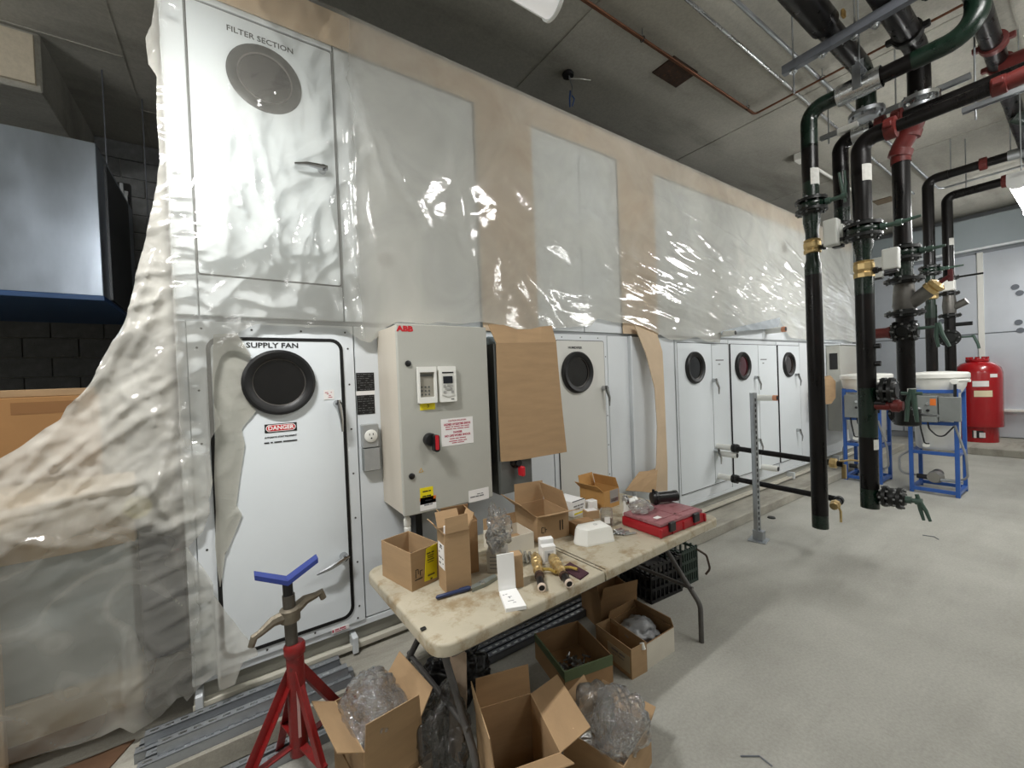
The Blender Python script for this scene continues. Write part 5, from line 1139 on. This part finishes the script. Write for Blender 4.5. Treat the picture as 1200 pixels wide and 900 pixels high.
# large brown box with raised flaps
w, d, h = .2, .26, .138
t, M = carton('cardboard_box', 'wide brown box mid table with big flaps raised and open', (1.309, 1.722, Z), R(-8), w, d, h, (160, 74, 92, 138), .12)
bars(facemat(M, 'F', .2, .45, w, d, h), [(-.016, -.013, 0, .03), (-.013, .0, .014, .003), (-.013, .0, -.014, .003), (.006, .009, 0, .03), (.009, .018, .0, .003)], ink, t, 'box_print'); stick(t, M, 'F', .7, .73, .3, .7, w, d, h, ink, 'print_bar'); stick(t, M, 'F', .78, .81, .3, .7, w, d, h, ink, 'print_bar')
w, d, h = .12, .17, .095
t, M = solid('white_box', 'closed white carton with black print behind the wide brown box', (1.715, 1.885, Z), R(6), w, d, h, white_pp)
bars(facemat(M, 'F', .45, .5, w, d, h), words(.018, .008, (.03, .02, .03), .006)+words(.0, .006, (.05, .02), .006), ink_g, t, 'box_print'); stick(t, M, 'F', .1, .8, .14, .24, w, d, h, yellow_l, 'yellow_strip')
stick(t, M, 'T', .02, .98, .0, .05, w, d, h, ink, 'black_edge')
w, d, h = .155, .21, .115
t, M = carton('cardboard_box', 'orange-brown open box at the back of the table with a red and grey label', (1.97, 1.862, Z), R(4), w, d, h, (None, 72, 100, 140), .075, mat('orange_kraft', (186, 142, 84), .8, 0, .08, 6))
stick(t, M, 'F', .38, .95, .25, .98, w, d, h, mat('grey_label_paper', (150, 144, 140), .6)); stick(t, M, 'F', .42, .9, .3, .5, w, d, h, mat('label_dark_red', (136, 40, 44), .6))
rows = [px_row([(733, 575), (750, 576), (768, 578)], 2.2), px_row([(742, 562), (755, 560), (770, 556)], 2.25), px_row([(749, 553), (760, 552), (771, 548)], 2.3)]
ksheet('cardboard_sheet', rows, kraft, 'brown cardboard flap standing behind the red case at the table back')
t, M = solid('small_box', 'small brown box in front of the orange-brown box, white top', (1.75, 1.80, Z), R(-18), .085, .06, .05, kraft); stick(t, M, 'T', .1, .9, .1, .9, .085, .06, .05, white_l)
solid('small_box', 'little white box between the white carton and the orange-brown box', (1.865, 1.885, Z), R(-5), .06, .05, .07, white_pp)
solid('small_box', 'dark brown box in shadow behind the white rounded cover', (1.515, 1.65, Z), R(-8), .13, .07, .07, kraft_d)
# white rounded plastic cover
t = thing('white_cover', 'white plastic cover with one rounded end lying upside mid table', 'cover', (1.55, 1.56, Z), R(-14)); M = ROOTM[t.name]
b = new(); n = 14; rings = []
for (s, zz) in ((1.17, 0), (1.18, .008), (1.15, .012), (1.06, .066), (.98, .08), (.7, .084)):
    pts = [(.075*s+.01, -.05*s), (.075*s+.01, .055*s)]+[(-.055*s+.0-.035*s*math.sin(PI*k/n)-.0*k, .055*s-.105*s*k/n) for k in range(n+1)]
    rings.append([b.verts.new(M @ Vector((x, y, zz))) for x, y in pts])
for A, B in zip(rings, rings[1:]):
    for k in range(len(A)): b.faces.new((A[k], A[(k+1) % len(A)], B[(k+1) % len(A)], B[k]))
b.faces.new(rings[-1]); b.faces.new(rings[0][::-1]); bmesh.ops.recalc_face_normals(b, faces=b.faces)
put('cover_shell', b, white_pl, t, smooth=True)
b = new(); cyl(b, M @ Vector((.02, .0, .084)), M @ Vector((.02, .0, .086)), .012, n=12); put('knockout', b, mat('light_grey_mark', (200, 200, 196), .5), t)
# jar
gl = mat('clear_jar_plastic', (235, 235, 232), .08, trans=.92)
t = thing('jar', 'clear plastic jar with white labels beside the red case', 'jar', (1.77, 1.66, Z))
b = new(); lathe(b, [(.032, 0), (.036, .006), (.036, .085), (.034, .09), (.034, .1), (.031, .1), (.031, .088), (.033, .08), (.033, .008), (.0, .006)], (1.77, 1.66, Z), (0, 0, 1), 24); put('jar_wall', b, gl, t, smooth=True)
b = new(); cyl(b, (1.77, 1.66, Z+.008), (1.77, 1.66, Z+.05), .03, n=18); put('jar_contents', b, mat('beige_powder', (190, 182, 168), .8), t)
b = new(); bx(b, (1.745, 1.632, Z+.045), (.03, .002, .035), Matrix.Translation((1.745, 1.632, 0)) @ Matrix.Rotation(R(-42), 4, 'Z') @ Matrix.Translation((-1.745, -1.632, 0))); put('jar_label', b, white_l, t)
# loose studs
for k in range(7):
    a = R(-6+random.uniform(-16, 16)); x0, y0 = 1.70+random.uniform(-.02, .03), 1.50+.011*k; L = random.uniform(.06, .1)
    b = new(); cyl(b, (x0, y0, Z+.007), (x0+L*math.cos(a), y0+L*math.sin(a), Z+.007), .0055, n=8); cyl(b, (x0, y0, Z+.007), (x0+.008*math.cos(a), y0+.008*math.sin(a), Z+.007), .007, n=6)
    tag(put('stud', b, steel_b), 'loose silver threaded stud lying in front of the jar', 'bolt', 'loose studs on the table')
# red organiser case
w, d, h = .4, .27, .075
t = thing('organiser_case', 'red plastic organiser case with dusty see-through lid at the far table end', 'tool case', (1.84, 1.345, Z), R(-1)); M = ROOTM[t.name]
redp = mat('red_case_plastic', (158, 22, 32), .42, 0, .06, 10)
b = new(); b2(b, 0, w, 0, d, 0, h*.72, M, .012, 2); put('case_body', b, redp, t, smooth=True)
b = new(); b2(b, .006, w-.006, .006, d-.006, h*.72, h, M, .01, 2); put('case_lid', b, mat('dusty_pink_lid', (150, 100, 104), .45, 0, .18, 14, .05, 30, col2=(120, 60, 66), spots=.3), t, smooth=True)
for (x, y, sx_, sy_) in ((.09, -.004, .05, .016), (.31, -.004, .05, .016)):
    b = new(); bx(b, (x, y, h*.62), (sx_, sy_, .05), M, .003); put('latch', b, black_s, t)
for x in (.0, .1, .2, .3, .4):
    b = new(); b2(b, x-.008, x+.008, -.007, .01, .004, h*.66, M, .003); put('rib', b, redp, t)
for y in (.03, .2):
    b = new(); b2(b, w-.006, w+.01, y, y+.05, .004, h*.9, M, .003); put('side_latch', b, redp, t)
b = new(); tube(b, [M @ Vector((w+.0, .09, h*.5)), M @ Vector((w+.03, .1, h*.5)), M @ Vector((w+.03, .18, h*.5)), M @ Vector((w+.0, .19, h*.5))], .008, 8, .01); put('carry_handle', b, black_s, t)
b = new(); b2(b, .02, w-.02, .05, .062, h, h+.003, M); b2(b, .02, w-.02, .2, .212, h, h+.003, M); b2(b, .19, .21, .02, d-.02, h, h+.003, M); put('lid_ribs', b, MATS['dusty_pink_lid'], t)
crumple('plastic_bag', 'crushed clear bag lying on the red case lid', (1.925, 1.53, Z+h+.03), (.065, .06, .04), bag_m, 8, amp=.5, squash=-.028)
tag(put('paper_tag', bx(new(), (1.915, 1.42, Z+h+.0025), (.04, .028, .003), None), white_pp), 'small white paper tag on the red case lid', 'paper')
t = thing('plastic_fitting', 'white plastic elbow with a chrome ring behind the clear bag on the case', 'fitting', (1.97, 1.66, Z))
b = new(); lathe(b, [(.02, 0), (.026, .005), (.026, .03), (.02, .034), (.02, .1)], (1.97, 1.68, Z), (0, 0, 1), 16); lathe(b, [(.02, 0), (.02, .05), (.024, .052), (.024, .07)], (1.97, 1.68, Z+.09), (.9, -.3, .1), 14); put('elbow', b, white_pl, t, smooth=True)
b = new(); lathe(b, [(.026, 0), (.03, .004), (.03, .016), (.026, .02)], (1.955, 1.685, Z+.105), (.9, -.3, .1), 16); put('chrome_ring', b, chrome, t)
t = thing('cylinder_tool', 'black cylindrical filter bowl lying on top of the red case', 'tool', (2.12, 1.56, Z+h))
p0 = Vector((2.10, 1.575, Z+h+.041)); dd = Vector((.9, -.38, 0)).normalized()
b = new(); lathe(b, [(.02, -.02), (.034, -.016), (.036, .0), (.034, .012), (.030, .014), (.031, .13), (.033, .132), (.033, .15), (.0, .151)], p0, dd, 20); put('barrel', b, black_s, t, smooth=True)
b = new(); lathe(b, [(.039, .0), (.042, .004), (.042, .016), (.039, .02)], p0, dd, 12); cyl(b, p0-dd*.005+Vector((0, 0, .03)), p0-dd*.005+Vector((0, 0, .052)), .008, n=8); put('collar', b, black_r, t)
# little white boxes
for k, (x, y, hh, lab) in enumerate(((1.172, 1.512, .082, 'small white printed box standing beside the brass valves, front of two'), (1.195, 1.555, .098, 'small white printed box standing right behind its twin by the brass valves'))):
    t, M = solid('small_box', lab, (x, y, Z), R(-22), .068, .034, hh, white_pp); stick(t, M, 'F', .18, .82, .15, .75, .068, .034, hh, mat('pale_grey_print', (196, 200, 204), .6)); stick(t, M, 'F', .4, .6, .35, .6, .068, .034, hh, ink_g, 'box_print')
# brass valves
def valve(pa, pb, lab, seed):
    pa, pb = Vector((*pa, TZ+.024)), Vector((*pb, TZ+.018)); d = (pb-pa); L = d.length; t = thing('brass_valve', lab, 'valve', (pa.x, pa.y, TZ), 0, 'brass valves on the table')
    b = new(); lathe(b, [(.008, -.04), (.012, -.02), (.022, 0), (.026, .02), (.026, .05), (.02, .055), (.024, .06), (.024, .075), (.018, .08), (.019, .11), (.023, .115), (.023, .13), (.017, .135), (.017, .17)], pa, d, 12); put('valve_body', b, brass, t)
    b = new(); lathe(b, [(.018, .168), (.021, .17), (.021, .185), (.016, .187), (.016, .21)], pa, d, 12); put('brown_sleeve', b, mat('brown_thread_sealant', (64, 44, 34), .5), t)
    b = new(); lathe(b, [(.0165, L-.014), (.018, L-.012), (.018, L-.002), (.013, L), (.013, L-.012)], pa, d, 14, cap=False); put('end_ring', b, mat('pale_ring', (214, 196, 180), .5), t)
    b = new(); cyl(b, pa+d*.75, pa+d*.985, .0165, n=12); put('dark_nipple', b, black_s, t)
    s = Vector((d.y, -d.x, 0)).normalized(); b = new(); tube(b, [pa+d*.42, pa+d*.45-s*.05, pa+d*.55-s*.075], .007, 8); put('side_lever', b, mat('brass_lever', (190, 164, 90), .4, .6), t)
valve((1.165, 1.555), (1.014, 1.318), 'brass valve with long nipple on the table, left of the pair', 1); valve((1.222, 1.50), (1.123, 1.272), 'brass valve with long nipple on the table, right of the pair', 2)
pts = [at(2, Z, *q_) for q_ in ((657, 667.5), (668, 660), (690, 672.5), (680, 680))]
b = new(); slab(b, [Vector(p) for p in pts], (0, 0, .006)); tag(put('abrasive_pad', b, mat('maroon_pad', (66, 36, 46), .9, 0, .15, 60, .3, 120)), 'flat maroon abrasive pad right of the brass valves', 'pad')
# opened white flat box with its lid standing
t = thing('white_flat_box', 'long white flat box lying open with its lid standing upright', 'box', (.87, 1.40, Z)); Lw = [(.868, 1.415), (.938, 1.393), (.893, 1.262), (.819, 1.292)]
b = new(); slab(b, [Vector((x, y, Z)) for x, y in Lw], (0, 0, .014)); bx_ = put('box_body', b, white_pp, t)
b = new(); slab(b, [Vector((.868, 1.417, Z+.012)), Vector((.938, 1.395, Z+.012)), Vector((.938, 1.402, Z+.158)), Vector((.868, 1.424, Z+.158))], (.002, .005, 0)); put('lid', b, white_pp, t)
mm = Matrix.Translation((.872, 1.345, Z+.0146)) @ Matrix.Rotation(R(-18), 4, 'Z')
bars(mm, [(-.02, -.012, .03, .002), (-.008, .0, .032, .002), (-.004, .012, .01, .002), (.0, .003, .004, .012), (-.012, .012, -.02, .002), (.004, .016, -.036, .002)], ink_g, t, 'pen_writing')
solid('small_box', 'narrow brown box standing behind the white upright lid', (.943, 1.415, Z), R(-18), .042, .05, .138, kraft)
# pen, knife, rods, crumbs
b = new(); lathe(b, [(.003, 0), (.008, .006), (.008, .1), (.010, .102), (.010, .14), (.006, .15)], (.645, 1.538, Z+.011), (.147, -.017, 0), 12); tag(put('marker_pen', b, mat('dark_blue_pen', (34, 48, 84), .4), smooth=True), 'dark blue marker pen lying in front of the tall narrow box', 'pen')
t = thing('utility_knife', 'grey metal folding knife lying between the tall box and the white lid', 'knife', (.85, 1.51, Z))
b = new(); slab(b, [(.79, 1.50, Z), (.86, 1.505, Z), (.93, 1.525, Z), (.93, 1.55, Z), (.87, 1.54, Z), (.80, 1.525, Z)], (0, 0, .016)); put('knife_handle', b, mat('grey_tool_metal', (140, 146, 140), .45, .5), t); b = new(); cyl(b, (.845, 1.512, Z+.016), (.845, 1.512, Z+.022), .012, n=14); put('pivot', b, steel_b, t)
for k in range(4):
    b = new(); cyl(b, (1.10+.012*k, 1.60-.018*k, Z+.009), (1.15+.014*k, 1.70-.02*k, Z+.009), .008, n=8); tag(put('rod', b, steel_b), 'short silver rod lying behind the narrow brown box', 'rod', 'silver rods on the table')
b = new(); p = at(2, Z, 496, 738); bx(b, (p.x, p.y, Z+.004), (.02, .014, .008), None, .002); tag(put('scrap', b, black_s), 'small dark scrap near the front table corner', 'scrap')
# ------------------------------------------------------------------ things on the floor
# jack stand
t = thing('pipe_stand', 'red folding pipe stand with a blue-taped V head in the foreground', 'pipe stand', (.165, 1.8, 0))
cx, cyy = .165, 1.8
b = new(); cyl(b, (cx, cyy, .18), (cx, cyy, .6), .033, .031, n=18); lathe(b, [(.031, .56), (.038, .57), (.038, .60), (.031, .61)], (cx, cyy, 0), (0, 0, 1), 18); put('sleeve', b, red_p, t, smooth=True)
b = new(); cyl(b, (cx-.006, cyy, .5), (cx-.012, cyy, .80), .022, n=16); put('inner_post', b, mat('worn_steel_post', (92, 88, 82), .45, .6, .2, 14), t, smooth=True)
b = new(); cyl(b, (cx-.012, cyy, .76), (cx-.014, cyy, .85), .018, n=14); put('screw', b, black_s, t)
b = new(); hz = .725
for s, (dx, dy, dz) in ((-1, (-.12, -.03, -.03)), (1, (.115, .03, .035))):
    p0 = Vector((cx-.01, cyy, hz)); p1 = p0+Vector((dx, dy, dz)); tube(b, [p0, p0.lerp(p1, .5)+Vector((0, 0, .012)), p0.lerp(p1, .85), p1, p1+Vector((.01*s, 0, -.03))], .014, 8, rs=[.026, .019, .013, .014, .012])
lathe(b, [(.022, -.03), (.036, -.025), (.036, .02), (.026, .026)], (cx-.01, cyy, hz), (0, 0, 1), 14); put('handle_nut', b, cast, t, smooth=True)
hx = Vector((cx-.014, cyy, .845))
for s in (-1, 1):
    b = new(); e = hx+Vector((.105*s, -.02*s, .065 if s > 0 else .045)); M_ = None
    d_ = (e-hx); n_ = Vector((0, 1, 0)); u_ = d_.normalized().cross(n_).normalized()*(-1 if s > 0 else 1)
    P = [hx-n_*.028, e-n_*.024, e+n_*.024, hx+n_*.028]; slab(b, P, Vector((0, 0, .018))); put('v_arm', b, blue_tape, t, label='blue taped arm')
legd = [(-.28, -.06), (.28, .17), (.10, -.26), (-.06, .28)]
for k, (dx, dy) in enumerate(legd):
    b = new(); top = Vector((cx, cyy, .53)); mid = Vector((cx+dx*.42, cyy+dy*.42, .30)); foot = Vector((cx+dx, cyy+dy, .0)); dirn = (foot-top).normalized()
    M = Matrix.Translation(top) @ dirn.to_track_quat('Z', 'Y').to_matrix().to_4x4(); L = (foot-top).length
    b2(b, -.016, .016, -.016, -.012, 0, L, M); b2(b, -.016, -.012, -.012, .016, 0, L, M); put('leg', b, red_p, t)
    b = new(); q0 = Vector((cx, cyy, .22)); q1 = top.lerp(foot, .62); M = Matrix.Translation(q0) @ (q1-q0).to_track_quat('Z', 'Y').to_matrix().to_4x4(); b2(b, -.014, .014, -.003, .003, 0, (q1-q0).length, M); put('brace', b, red_p, t)
b = new(); b2(b, cx-.004, cx+.006, cyy-.036, cyy-.033, .26, .44); put('white_marking', b, mat('worn_white_paint', (214, 176, 172), .6), t)
# carton with film, on a lower carton
lowc, M = carton('cardboard_box', 'battered lower carton under the box of bubble film, front left', (.33, 1.50, 0), R(6), .27, .34, .14, (None, None, None, None))
b = new(); slab(b, [M @ Vector(p) for p in ((.05, -.004, .05), (.25, -.004, .06), (.262, -.012, .128), (.06, -.01, .118))], M.to_3x3() @ Vector((0, .002, 0))); put('torn_paper', b, kraft_l, lowc)
w, d, h = .225, .32, .16
t, M = carton('cardboard_box', 'open brown box full of clear bubble film at the front left', (.335, 1.50, .142), R(6), w, d, h, (93, 128, None, 150), .1)
b = new(); slab(b, [M @ Vector(p) for p in ((.04, -.04, .335), (.12, -.045, .34), (.11, -.046, .35), (.05, -.041, .345))], M.to_3x3() @ Vector((0, .001, 0))); b.free()
crumple('bubble_film', 'crushed clear bubble film bulging out of the box at the front left', M @ Vector((w*.42, d*.52, .17)), (.108, .155, .12), bub_m, 5, 'plastic film', .3, 5, squash=-.13)
# dark bag and rubbish at the near table leg
crumple('rubbish_bag', 'dark translucent rubbish bag slumped behind the near table leg', (.66, 1.56, .165), (.10, .12, .17), bag_d, 11, amp=.4, sub=5, squash=-.163)
crumple('rubbish_bag', 'black rubbish bag bunched under the table at the near end', (.86, 1.86, .14), (.17, .11, .17), mat('black_bag_film', (18, 18, 20), .28, 0, .2, 20, .4, 30), 14, amp=.5, sub=5, squash=-.138)
rows = [[Vector((.70, 1.60, .02)), Vector((.72, 1.52, .02))], [Vector((.71, 1.58, .3)), Vector((.745, 1.50, .3))], [Vector((.73, 1.60, .5)), Vector((.765, 1.53, .46))]]
ksheet('paper_wrap', rows, mat('torn_pale_paper', (190, 168, 146), .8, 0, .15, 12, .2, 30), 'torn strip of pale paper standing by the near table leg')
# large open carton with fittings
w, d, h = .235, .29, .30
t, M = carton('cardboard_box', 'large open carton under the near table end with wide flaps', (.665, 1.149, 0), R(-16), w, d, h, (150, 158, 88, 96), .13)
b = new()
rnd = random.Random(5)
def junk(n, M, x0, x1, y0, y1, z0, zr, r=.008, L=.05, rnd=rnd):
    b = new()
    for k in range(n):
        p = Vector((rnd.uniform(x0, x1), rnd.uniform(y0, y1), z0+rnd.random()*zr)); a = rnd.uniform(0, 2*PI); l = L*rnd.uniform(.4, 1.2)
        q_ = p+Vector((math.cos(a)*l, math.sin(a)*l, rnd.uniform(-.3, .4)*l)); cyl(b, M @ p, M @ q_, r*rnd.uniform(.7, 1.3), n=7)
        if k % 3 == 0: cyl(b, M @ p, M @ (p+(q_-p)*.3), r*1.7, n=6)
    return b
tag(put('fittings', junk(60, M, .05, w-.07, .05, d-.1, .01, .07), fit), 'loose pile of silver pipe fittings in the big open carton', 'fittings')['kind'] = 'stuff'
# carton with clear bag
w, d, h = .24, .27, .16
t, M = carton('cardboard_box', 'small carton wearing a clear bag at the front edge of the table shadow', (1.13, 1.02, 0), R(14), w, d, h, (None, 165, 120, None), .08)
crumple('plastic_bag', 'big crinkled clear bag spilling over the front of a small carton', (1.22, 1.12, .21), (.115, .105, .13), bub_m, 17, amp=.3, sub=5, squash=-.13)
crumple('plastic_bag', 'cloudy open bag standing in the small carton behind the shiny one', (1.20, 1.24, .18), (.10, .08, .12), poly('cloudy_bag_film', .5, .3, .2, (180, 172, 160), .6, 14), 19, amp=.35, sub=4, squash=-.1)
# low carton with bolts and green tape
w, d, h = .285, .34, .14
t, M = carton('cardboard_box', 'low open carton with green tape edge and silver bolts inside', (1.30, 1.535, 0), R(-12), w, d, h, (None, None, None, None), .1, kraft_d)
gt = mat('green_tape', (88, 102, 70), .6, 0, .06, 10); b = new(); b2(b, 0, w, -.002, .001, h-.05, h+.001, M); b2(b, 0, w, -.001, .006, h, h+.0015, M); put('green_tape', b, gt, t); b = new(); b2(b, -.002, .006, 0, d, h-.04, h+.0015, M); put('green_tape', b, gt, t)
tag(put('bolts', junk(46, M, .05, w-.06, .05, d*.6, .012, .05, .006, .05), fit), 'loose silver bolts in the low carton with green tape', 'bolts')['kind'] = 'stuff'
w, d, h = .115, .27, .16
t, M = carton('cardboard_box', 'narrow upright carton with a pale label, beside the box with green tape', (1.665, 1.425, 0), R(-4), w, d, h)
stick(t, M, 'L', .35, .96, .15, .72, w, d, h, mat('faded_label', (178, 166, 140), .7)); bars(facemat(M, 'L', .65, .5, w, d, h), words(.014, .01, (.05, .04), .008)+words(-.006, .004, (.03, .05), .008), ink_g, t, 'label_print')
b = new(); cyl(b, M @ Vector((.09, .01, h-.002)), M @ Vector((.09, -.003, h-.03)), .012, n=12); put('round_tag', b, white_pl, t)
w, d, h = .245, .27, .14
t, M = carton('cardboard_box', 'carton with white outer side holding a grey plastic bag', (1.79, 1.425, 0), R(0), w, d, h, (None, 70, 80, None), .06, kraft_d); stick(t, M, 'F', .0, 1, .0, .98, w, d, h, wc, 'white_side')
crumple('plastic_bag', 'grey white plastic bag with dark print lying in the white-sided carton', M @ Vector((w*.45, d*.5, .11)), (.10, .10, .055), mat('grey_bag_film', (150, 152, 154), .3, 0, .15, 10, .3, 20), 23, amp=.4, sub=4, squash=-.06)
w, d, h = .27, .24, .2
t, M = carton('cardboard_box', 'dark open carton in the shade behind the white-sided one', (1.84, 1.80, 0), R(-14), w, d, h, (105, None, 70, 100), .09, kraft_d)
# milk crates
def crate(label, x, y, rz, w, d, h, m):
    t = thing('crate', label, 'crate', (x, y, 0), rz, 'plastic crates under the table'); M = ROOTM[t.name]
    b = new(); b2(b, 0, w, 0, d, 0, .01, M); put('crate_floor', b, m, t)
    for (nm, a) in (('front', 0), ('back', d-.012)):
        b = new()
        for k in range(8): b2(b, k*w/7.5, k*w/7.5+.012, a, a+.012, 0, h, M)
        for z in (0, .08, .16, h-.03): b2(b, 0, w, a+.001, a+.011, z, z+.02, M)
        put('lattice_side', b, m, t, kind='stuff')
    for a in (0, w-.012):
        b = new()
        for k in range(7): b2(b, a, a+.012, k*d/6.5, k*d/6.5+.012, 0, h, M)
        for z in (0, .08, .16, h-.03): b2(b, a+.001, a+.011, 0, d, z, z+.02, M)
        put('lattice_side', b, m, t, kind='stuff')
    b = new(); b2(b, .02, w-.02, .02, d-.02, .012, h*.7, M); put('crate_load', b, black_s, t)
crate('black plastic crate on the floor under the far table end', 2.33, 1.80, R(-4), .33, .3, .27, black_s)
crate('grey green plastic crate sticking out past the far table end', 2.69, 1.80, R(-2), .2, .3, .27, mat('green_grey_crate', (52, 66, 58), .5))
b = new(); tube(b, [(2.86, 1.78, .25), (2.92, 1.74, .2), (2.93, 1.72, .1), (2.90, 1.74, .06)], .008, 8, .04); tag(put('strap', b, mat('brown_strap', (70, 54, 44), .6), smooth=True), 'dark brown strap hanging off the grey green crate', 'strap')
# strut channels on the pad and on the floor
def strut(x0, x1, y, z, lab, grp, up=(0, 0, 1), m=None):
    t = thing('strut_channel', lab, 'strut', ((x0+x1)/2, y, z), 0, grp); b = new(); channel(b, (x0, y, z), (x1, y+.004, z), up); put('channel', b, m or mat('strut_zinc', (158, 162, 166), .4, .6, .06, 20), t)
    b = new(); k = x0+.03
    while k < x1-.03: bx(b, (k, y, z+.0413), (.028, .013, .0012)); k += .05
    put('slots', b, steel_b, t, kind='stuff')
for (x0, x1, y, z, lab) in ((-.36, .44, 2.170, .1005, 'slotted strut channel lying on the pad edge, front of the bundle'), (-.34, .46, 2.216, .1005, 'slotted strut channel on the pad, second from the edge'), (-.38, .40, 2.262, .1005, 'slotted strut channel on the pad, third from the edge'), (-.37, .42, 2.308, .1005, 'slotted strut channel on the pad, fourth from the edge'), (-.30, .43, 2.194, .142, 'slotted strut channel on top of the pad bundle, front one'), (-.35, .41, 2.285, .142, 'slotted strut channel on top of the pad bundle, rear one')):
    strut(x0, x1, y, z, lab, 'strut channels on the pad')
for (x0, x1, y, z, lab) in ((-.1, .62, 2.07, .0005, 'strut channel on the floor against the pad behind the red stand'), (.0, .70, 2.02, .0005, 'strut channel on the floor behind the red stand, outer one')): strut(x0, x1, y, z, lab, 'strut channels on the floor')
for k, (x0, x1, y, z, lab) in enumerate(((1.0, 2.2, 2.10, .0005, 'dark strut channel under the table against the pad'), (.95, 2.1, 2.05, .0005, 'dark strut channel under the table, middle one'), (1.0, 2.15, 2.0, .0005, 'dark strut channel under the table, outer one'))): strut(x0, x1, y, z, lab, 'strut channels under the table', m=strut_m)
# ---- left of the unit: crate, added shade panel, boards and cartons under and behind the drape
t = thing('wrapped_crate', 'pale grey panelled box seen through the plastic at the lower left', 'crate', (-.6, 2.6, .1))
b = new(); b2(b, -1.1, -.40, 2.52, 3.1, .36, .93, bev=.004); put('crate_body', b, mat('pale_grey_crate', (150, 160, 162), .6, 0, .03, 3), t)
b = new(); b2(b, -1.12, -.38, 2.5, 3.12, .93, 1.16, bev=.004); put('kraft_top', b, kraft_l, t); b = new(); b2(b, -1.12, -.38, 2.5, 3.12, .2, .36, bev=.004); put('timber_base', b, mat('pale_timber', (190, 176, 150), .7, 0, .1, 6), t)
b = new(); b2(b, -1.1, -.40, 2.56, 3.1, .1, .2); put('skid', b, kraft_d, t)
b = new(); b2(b, -.375, -.215, 2.52, 3.2, .36, 1.3, bev=.004); tag(put('shade_panel', b, mat('gap_shade_grey', (74, 78, 88), .6)), 'blue grey panel added for the dark shade in the gap between the crate and the unit, behind plastic', 'panel')  # dark panel put where only the shade of the gap shows
b = new(); b2(b, -1.3, -.765, 2.40, 2.43, .11, 1.19, bev=.003); tag(put('cardboard_sheet', b, kraft_l), 'upright brown sheet at the left picture edge behind the plastic', 'cardboard')
p = at(1, 2.395, 160, 597); b = new(); lathe(b, [(.0, 0), (.05, .002), (.045, .008), (0, .01)], (p.x, 2.43, p.z), (0, -1, 0), 16); tag(put('foam_patch', b, mat('yellow_foam', (214, 200, 120), .7)), 'pale yellow foam patch behind the plastic at the left', 'foam')
t = thing('cardboard_box', 'big closed brown carton behind the plastic at the left edge', 'box', (-1.5, 3.8, .1))
b = new(); b2(b, -2.4, -.68, 3.6, 4.3, .1, 1.6, bev=.006); put('carton_body', b, mat('brown_carton', (164, 122, 76), .8, 0, .06, 4), t)
b = new(); b2(b, -2.4, -.70, 3.62, 4.28, 1.6, 1.645, bev=.004); put('carton_lid', b, kraft, t)
b = new(); b2(b, -1.05, -.78, 3.598, 3.601, 1.5, 1.57); put('carton_print', b, mat('faded_brown_print', (140, 100, 60), .8), t)
t = thing('duct', 'big galvanised sheet metal duct hanging at the left with a blue bottom edge', 'duct', (-2, 4.3, 2.3))
b = new(); b2(b, -3.6, -.705, 4.0, 5.3, 2.29, 3.36, bev=.004); put('duct_wall', b, duct_m, t)
b = new(); b2(b, -3.62, -.70, 3.985, 5.32, 2.255, 2.29, bev=.003); put('blue_edge', b, mat('blue_duct_tape', (28, 66, 110), .5), t)
b = new(); b2(b, -.715, -.69, 4.2, 5.0, 2.3, 3.3); put('side_flange', b, mat('dark_duct_end', (70, 72, 74), .5, .5), t)
for (x, y) in ((-.8, 4.9), (-.58, 5.2)): put('hanger_rod', cyl(new(), (x, y, 2.3), (x, y, ZC), .005, n=8), strut_m, t)
t = thing('wall_frame', 'black and grey metal frame on the block wall behind the duct', 'frame', (-.73, 5.2, 2.9))
a = at(1, 5.4, 137, 212); c = at(1, 5.4, 156, 300)
b = new(); b2(b, a.x, c.x, 5.42, 5.5, c.z, a.z); put('frame_back', b, black_s, t)
b = new(); b2(b, a.x+.02, a.x+.045, 5.38, 5.42, c.z+.1, a.z-.02); b2(b, a.x+.05, c.x-.01, 5.38, 5.42, a.z-.13, a.z-.09); b2(b, c.x-.05, c.x-.015, 5.38, 5.42, c.z+.02, a.z-.13); put('frame_bars', b, steel, t, kind='stuff')
# floor bits: cable scraps and a dark plug
p = at(2, 0, 904, 602+5); tag(put('floor_plug', lathe(new(), [(.04, 0), (.035, .012), (0, .014)], (p.x, p.y, 0), (0, 0, 1), 14), black_s), 'small black lump on the floor right of the strut post', 'scrap')
for (q_, lab) in ((((868, 886), (890, 886), (905, 898)), 'thin bent wire scrap on the floor at the bottom of the photo'), (((1081, 627), (1095, 629), (1100, 632)), 'thin wire scrap on the floor right of the hanging pipes')):
    b = new(); tube(b, [Vector((*at(2, .004, *k)[:2], .004)) for k in q_], .003, 6); tag(put('wire_scrap', b, strut_m), lab, 'wire')
b = new(); slab(b, [Vector(p) for p in ((-1.25, 1.95, .101), (-.52, 2.16, .101), (-.40, 2.40, .101), (-1.2, 2.38, .101))], (0, 0, .006)); tag(put('cardboard_sheet', b, mat('shaded_brown_board', (96, 70, 50), .85, 0, .2, 8)), 'cardboard darkened for shade, lying flat in the bottom left corner below the plastic', 'cardboard')  # flat cardboard, its brown darkened to carry the shade on the floor
finish_text()
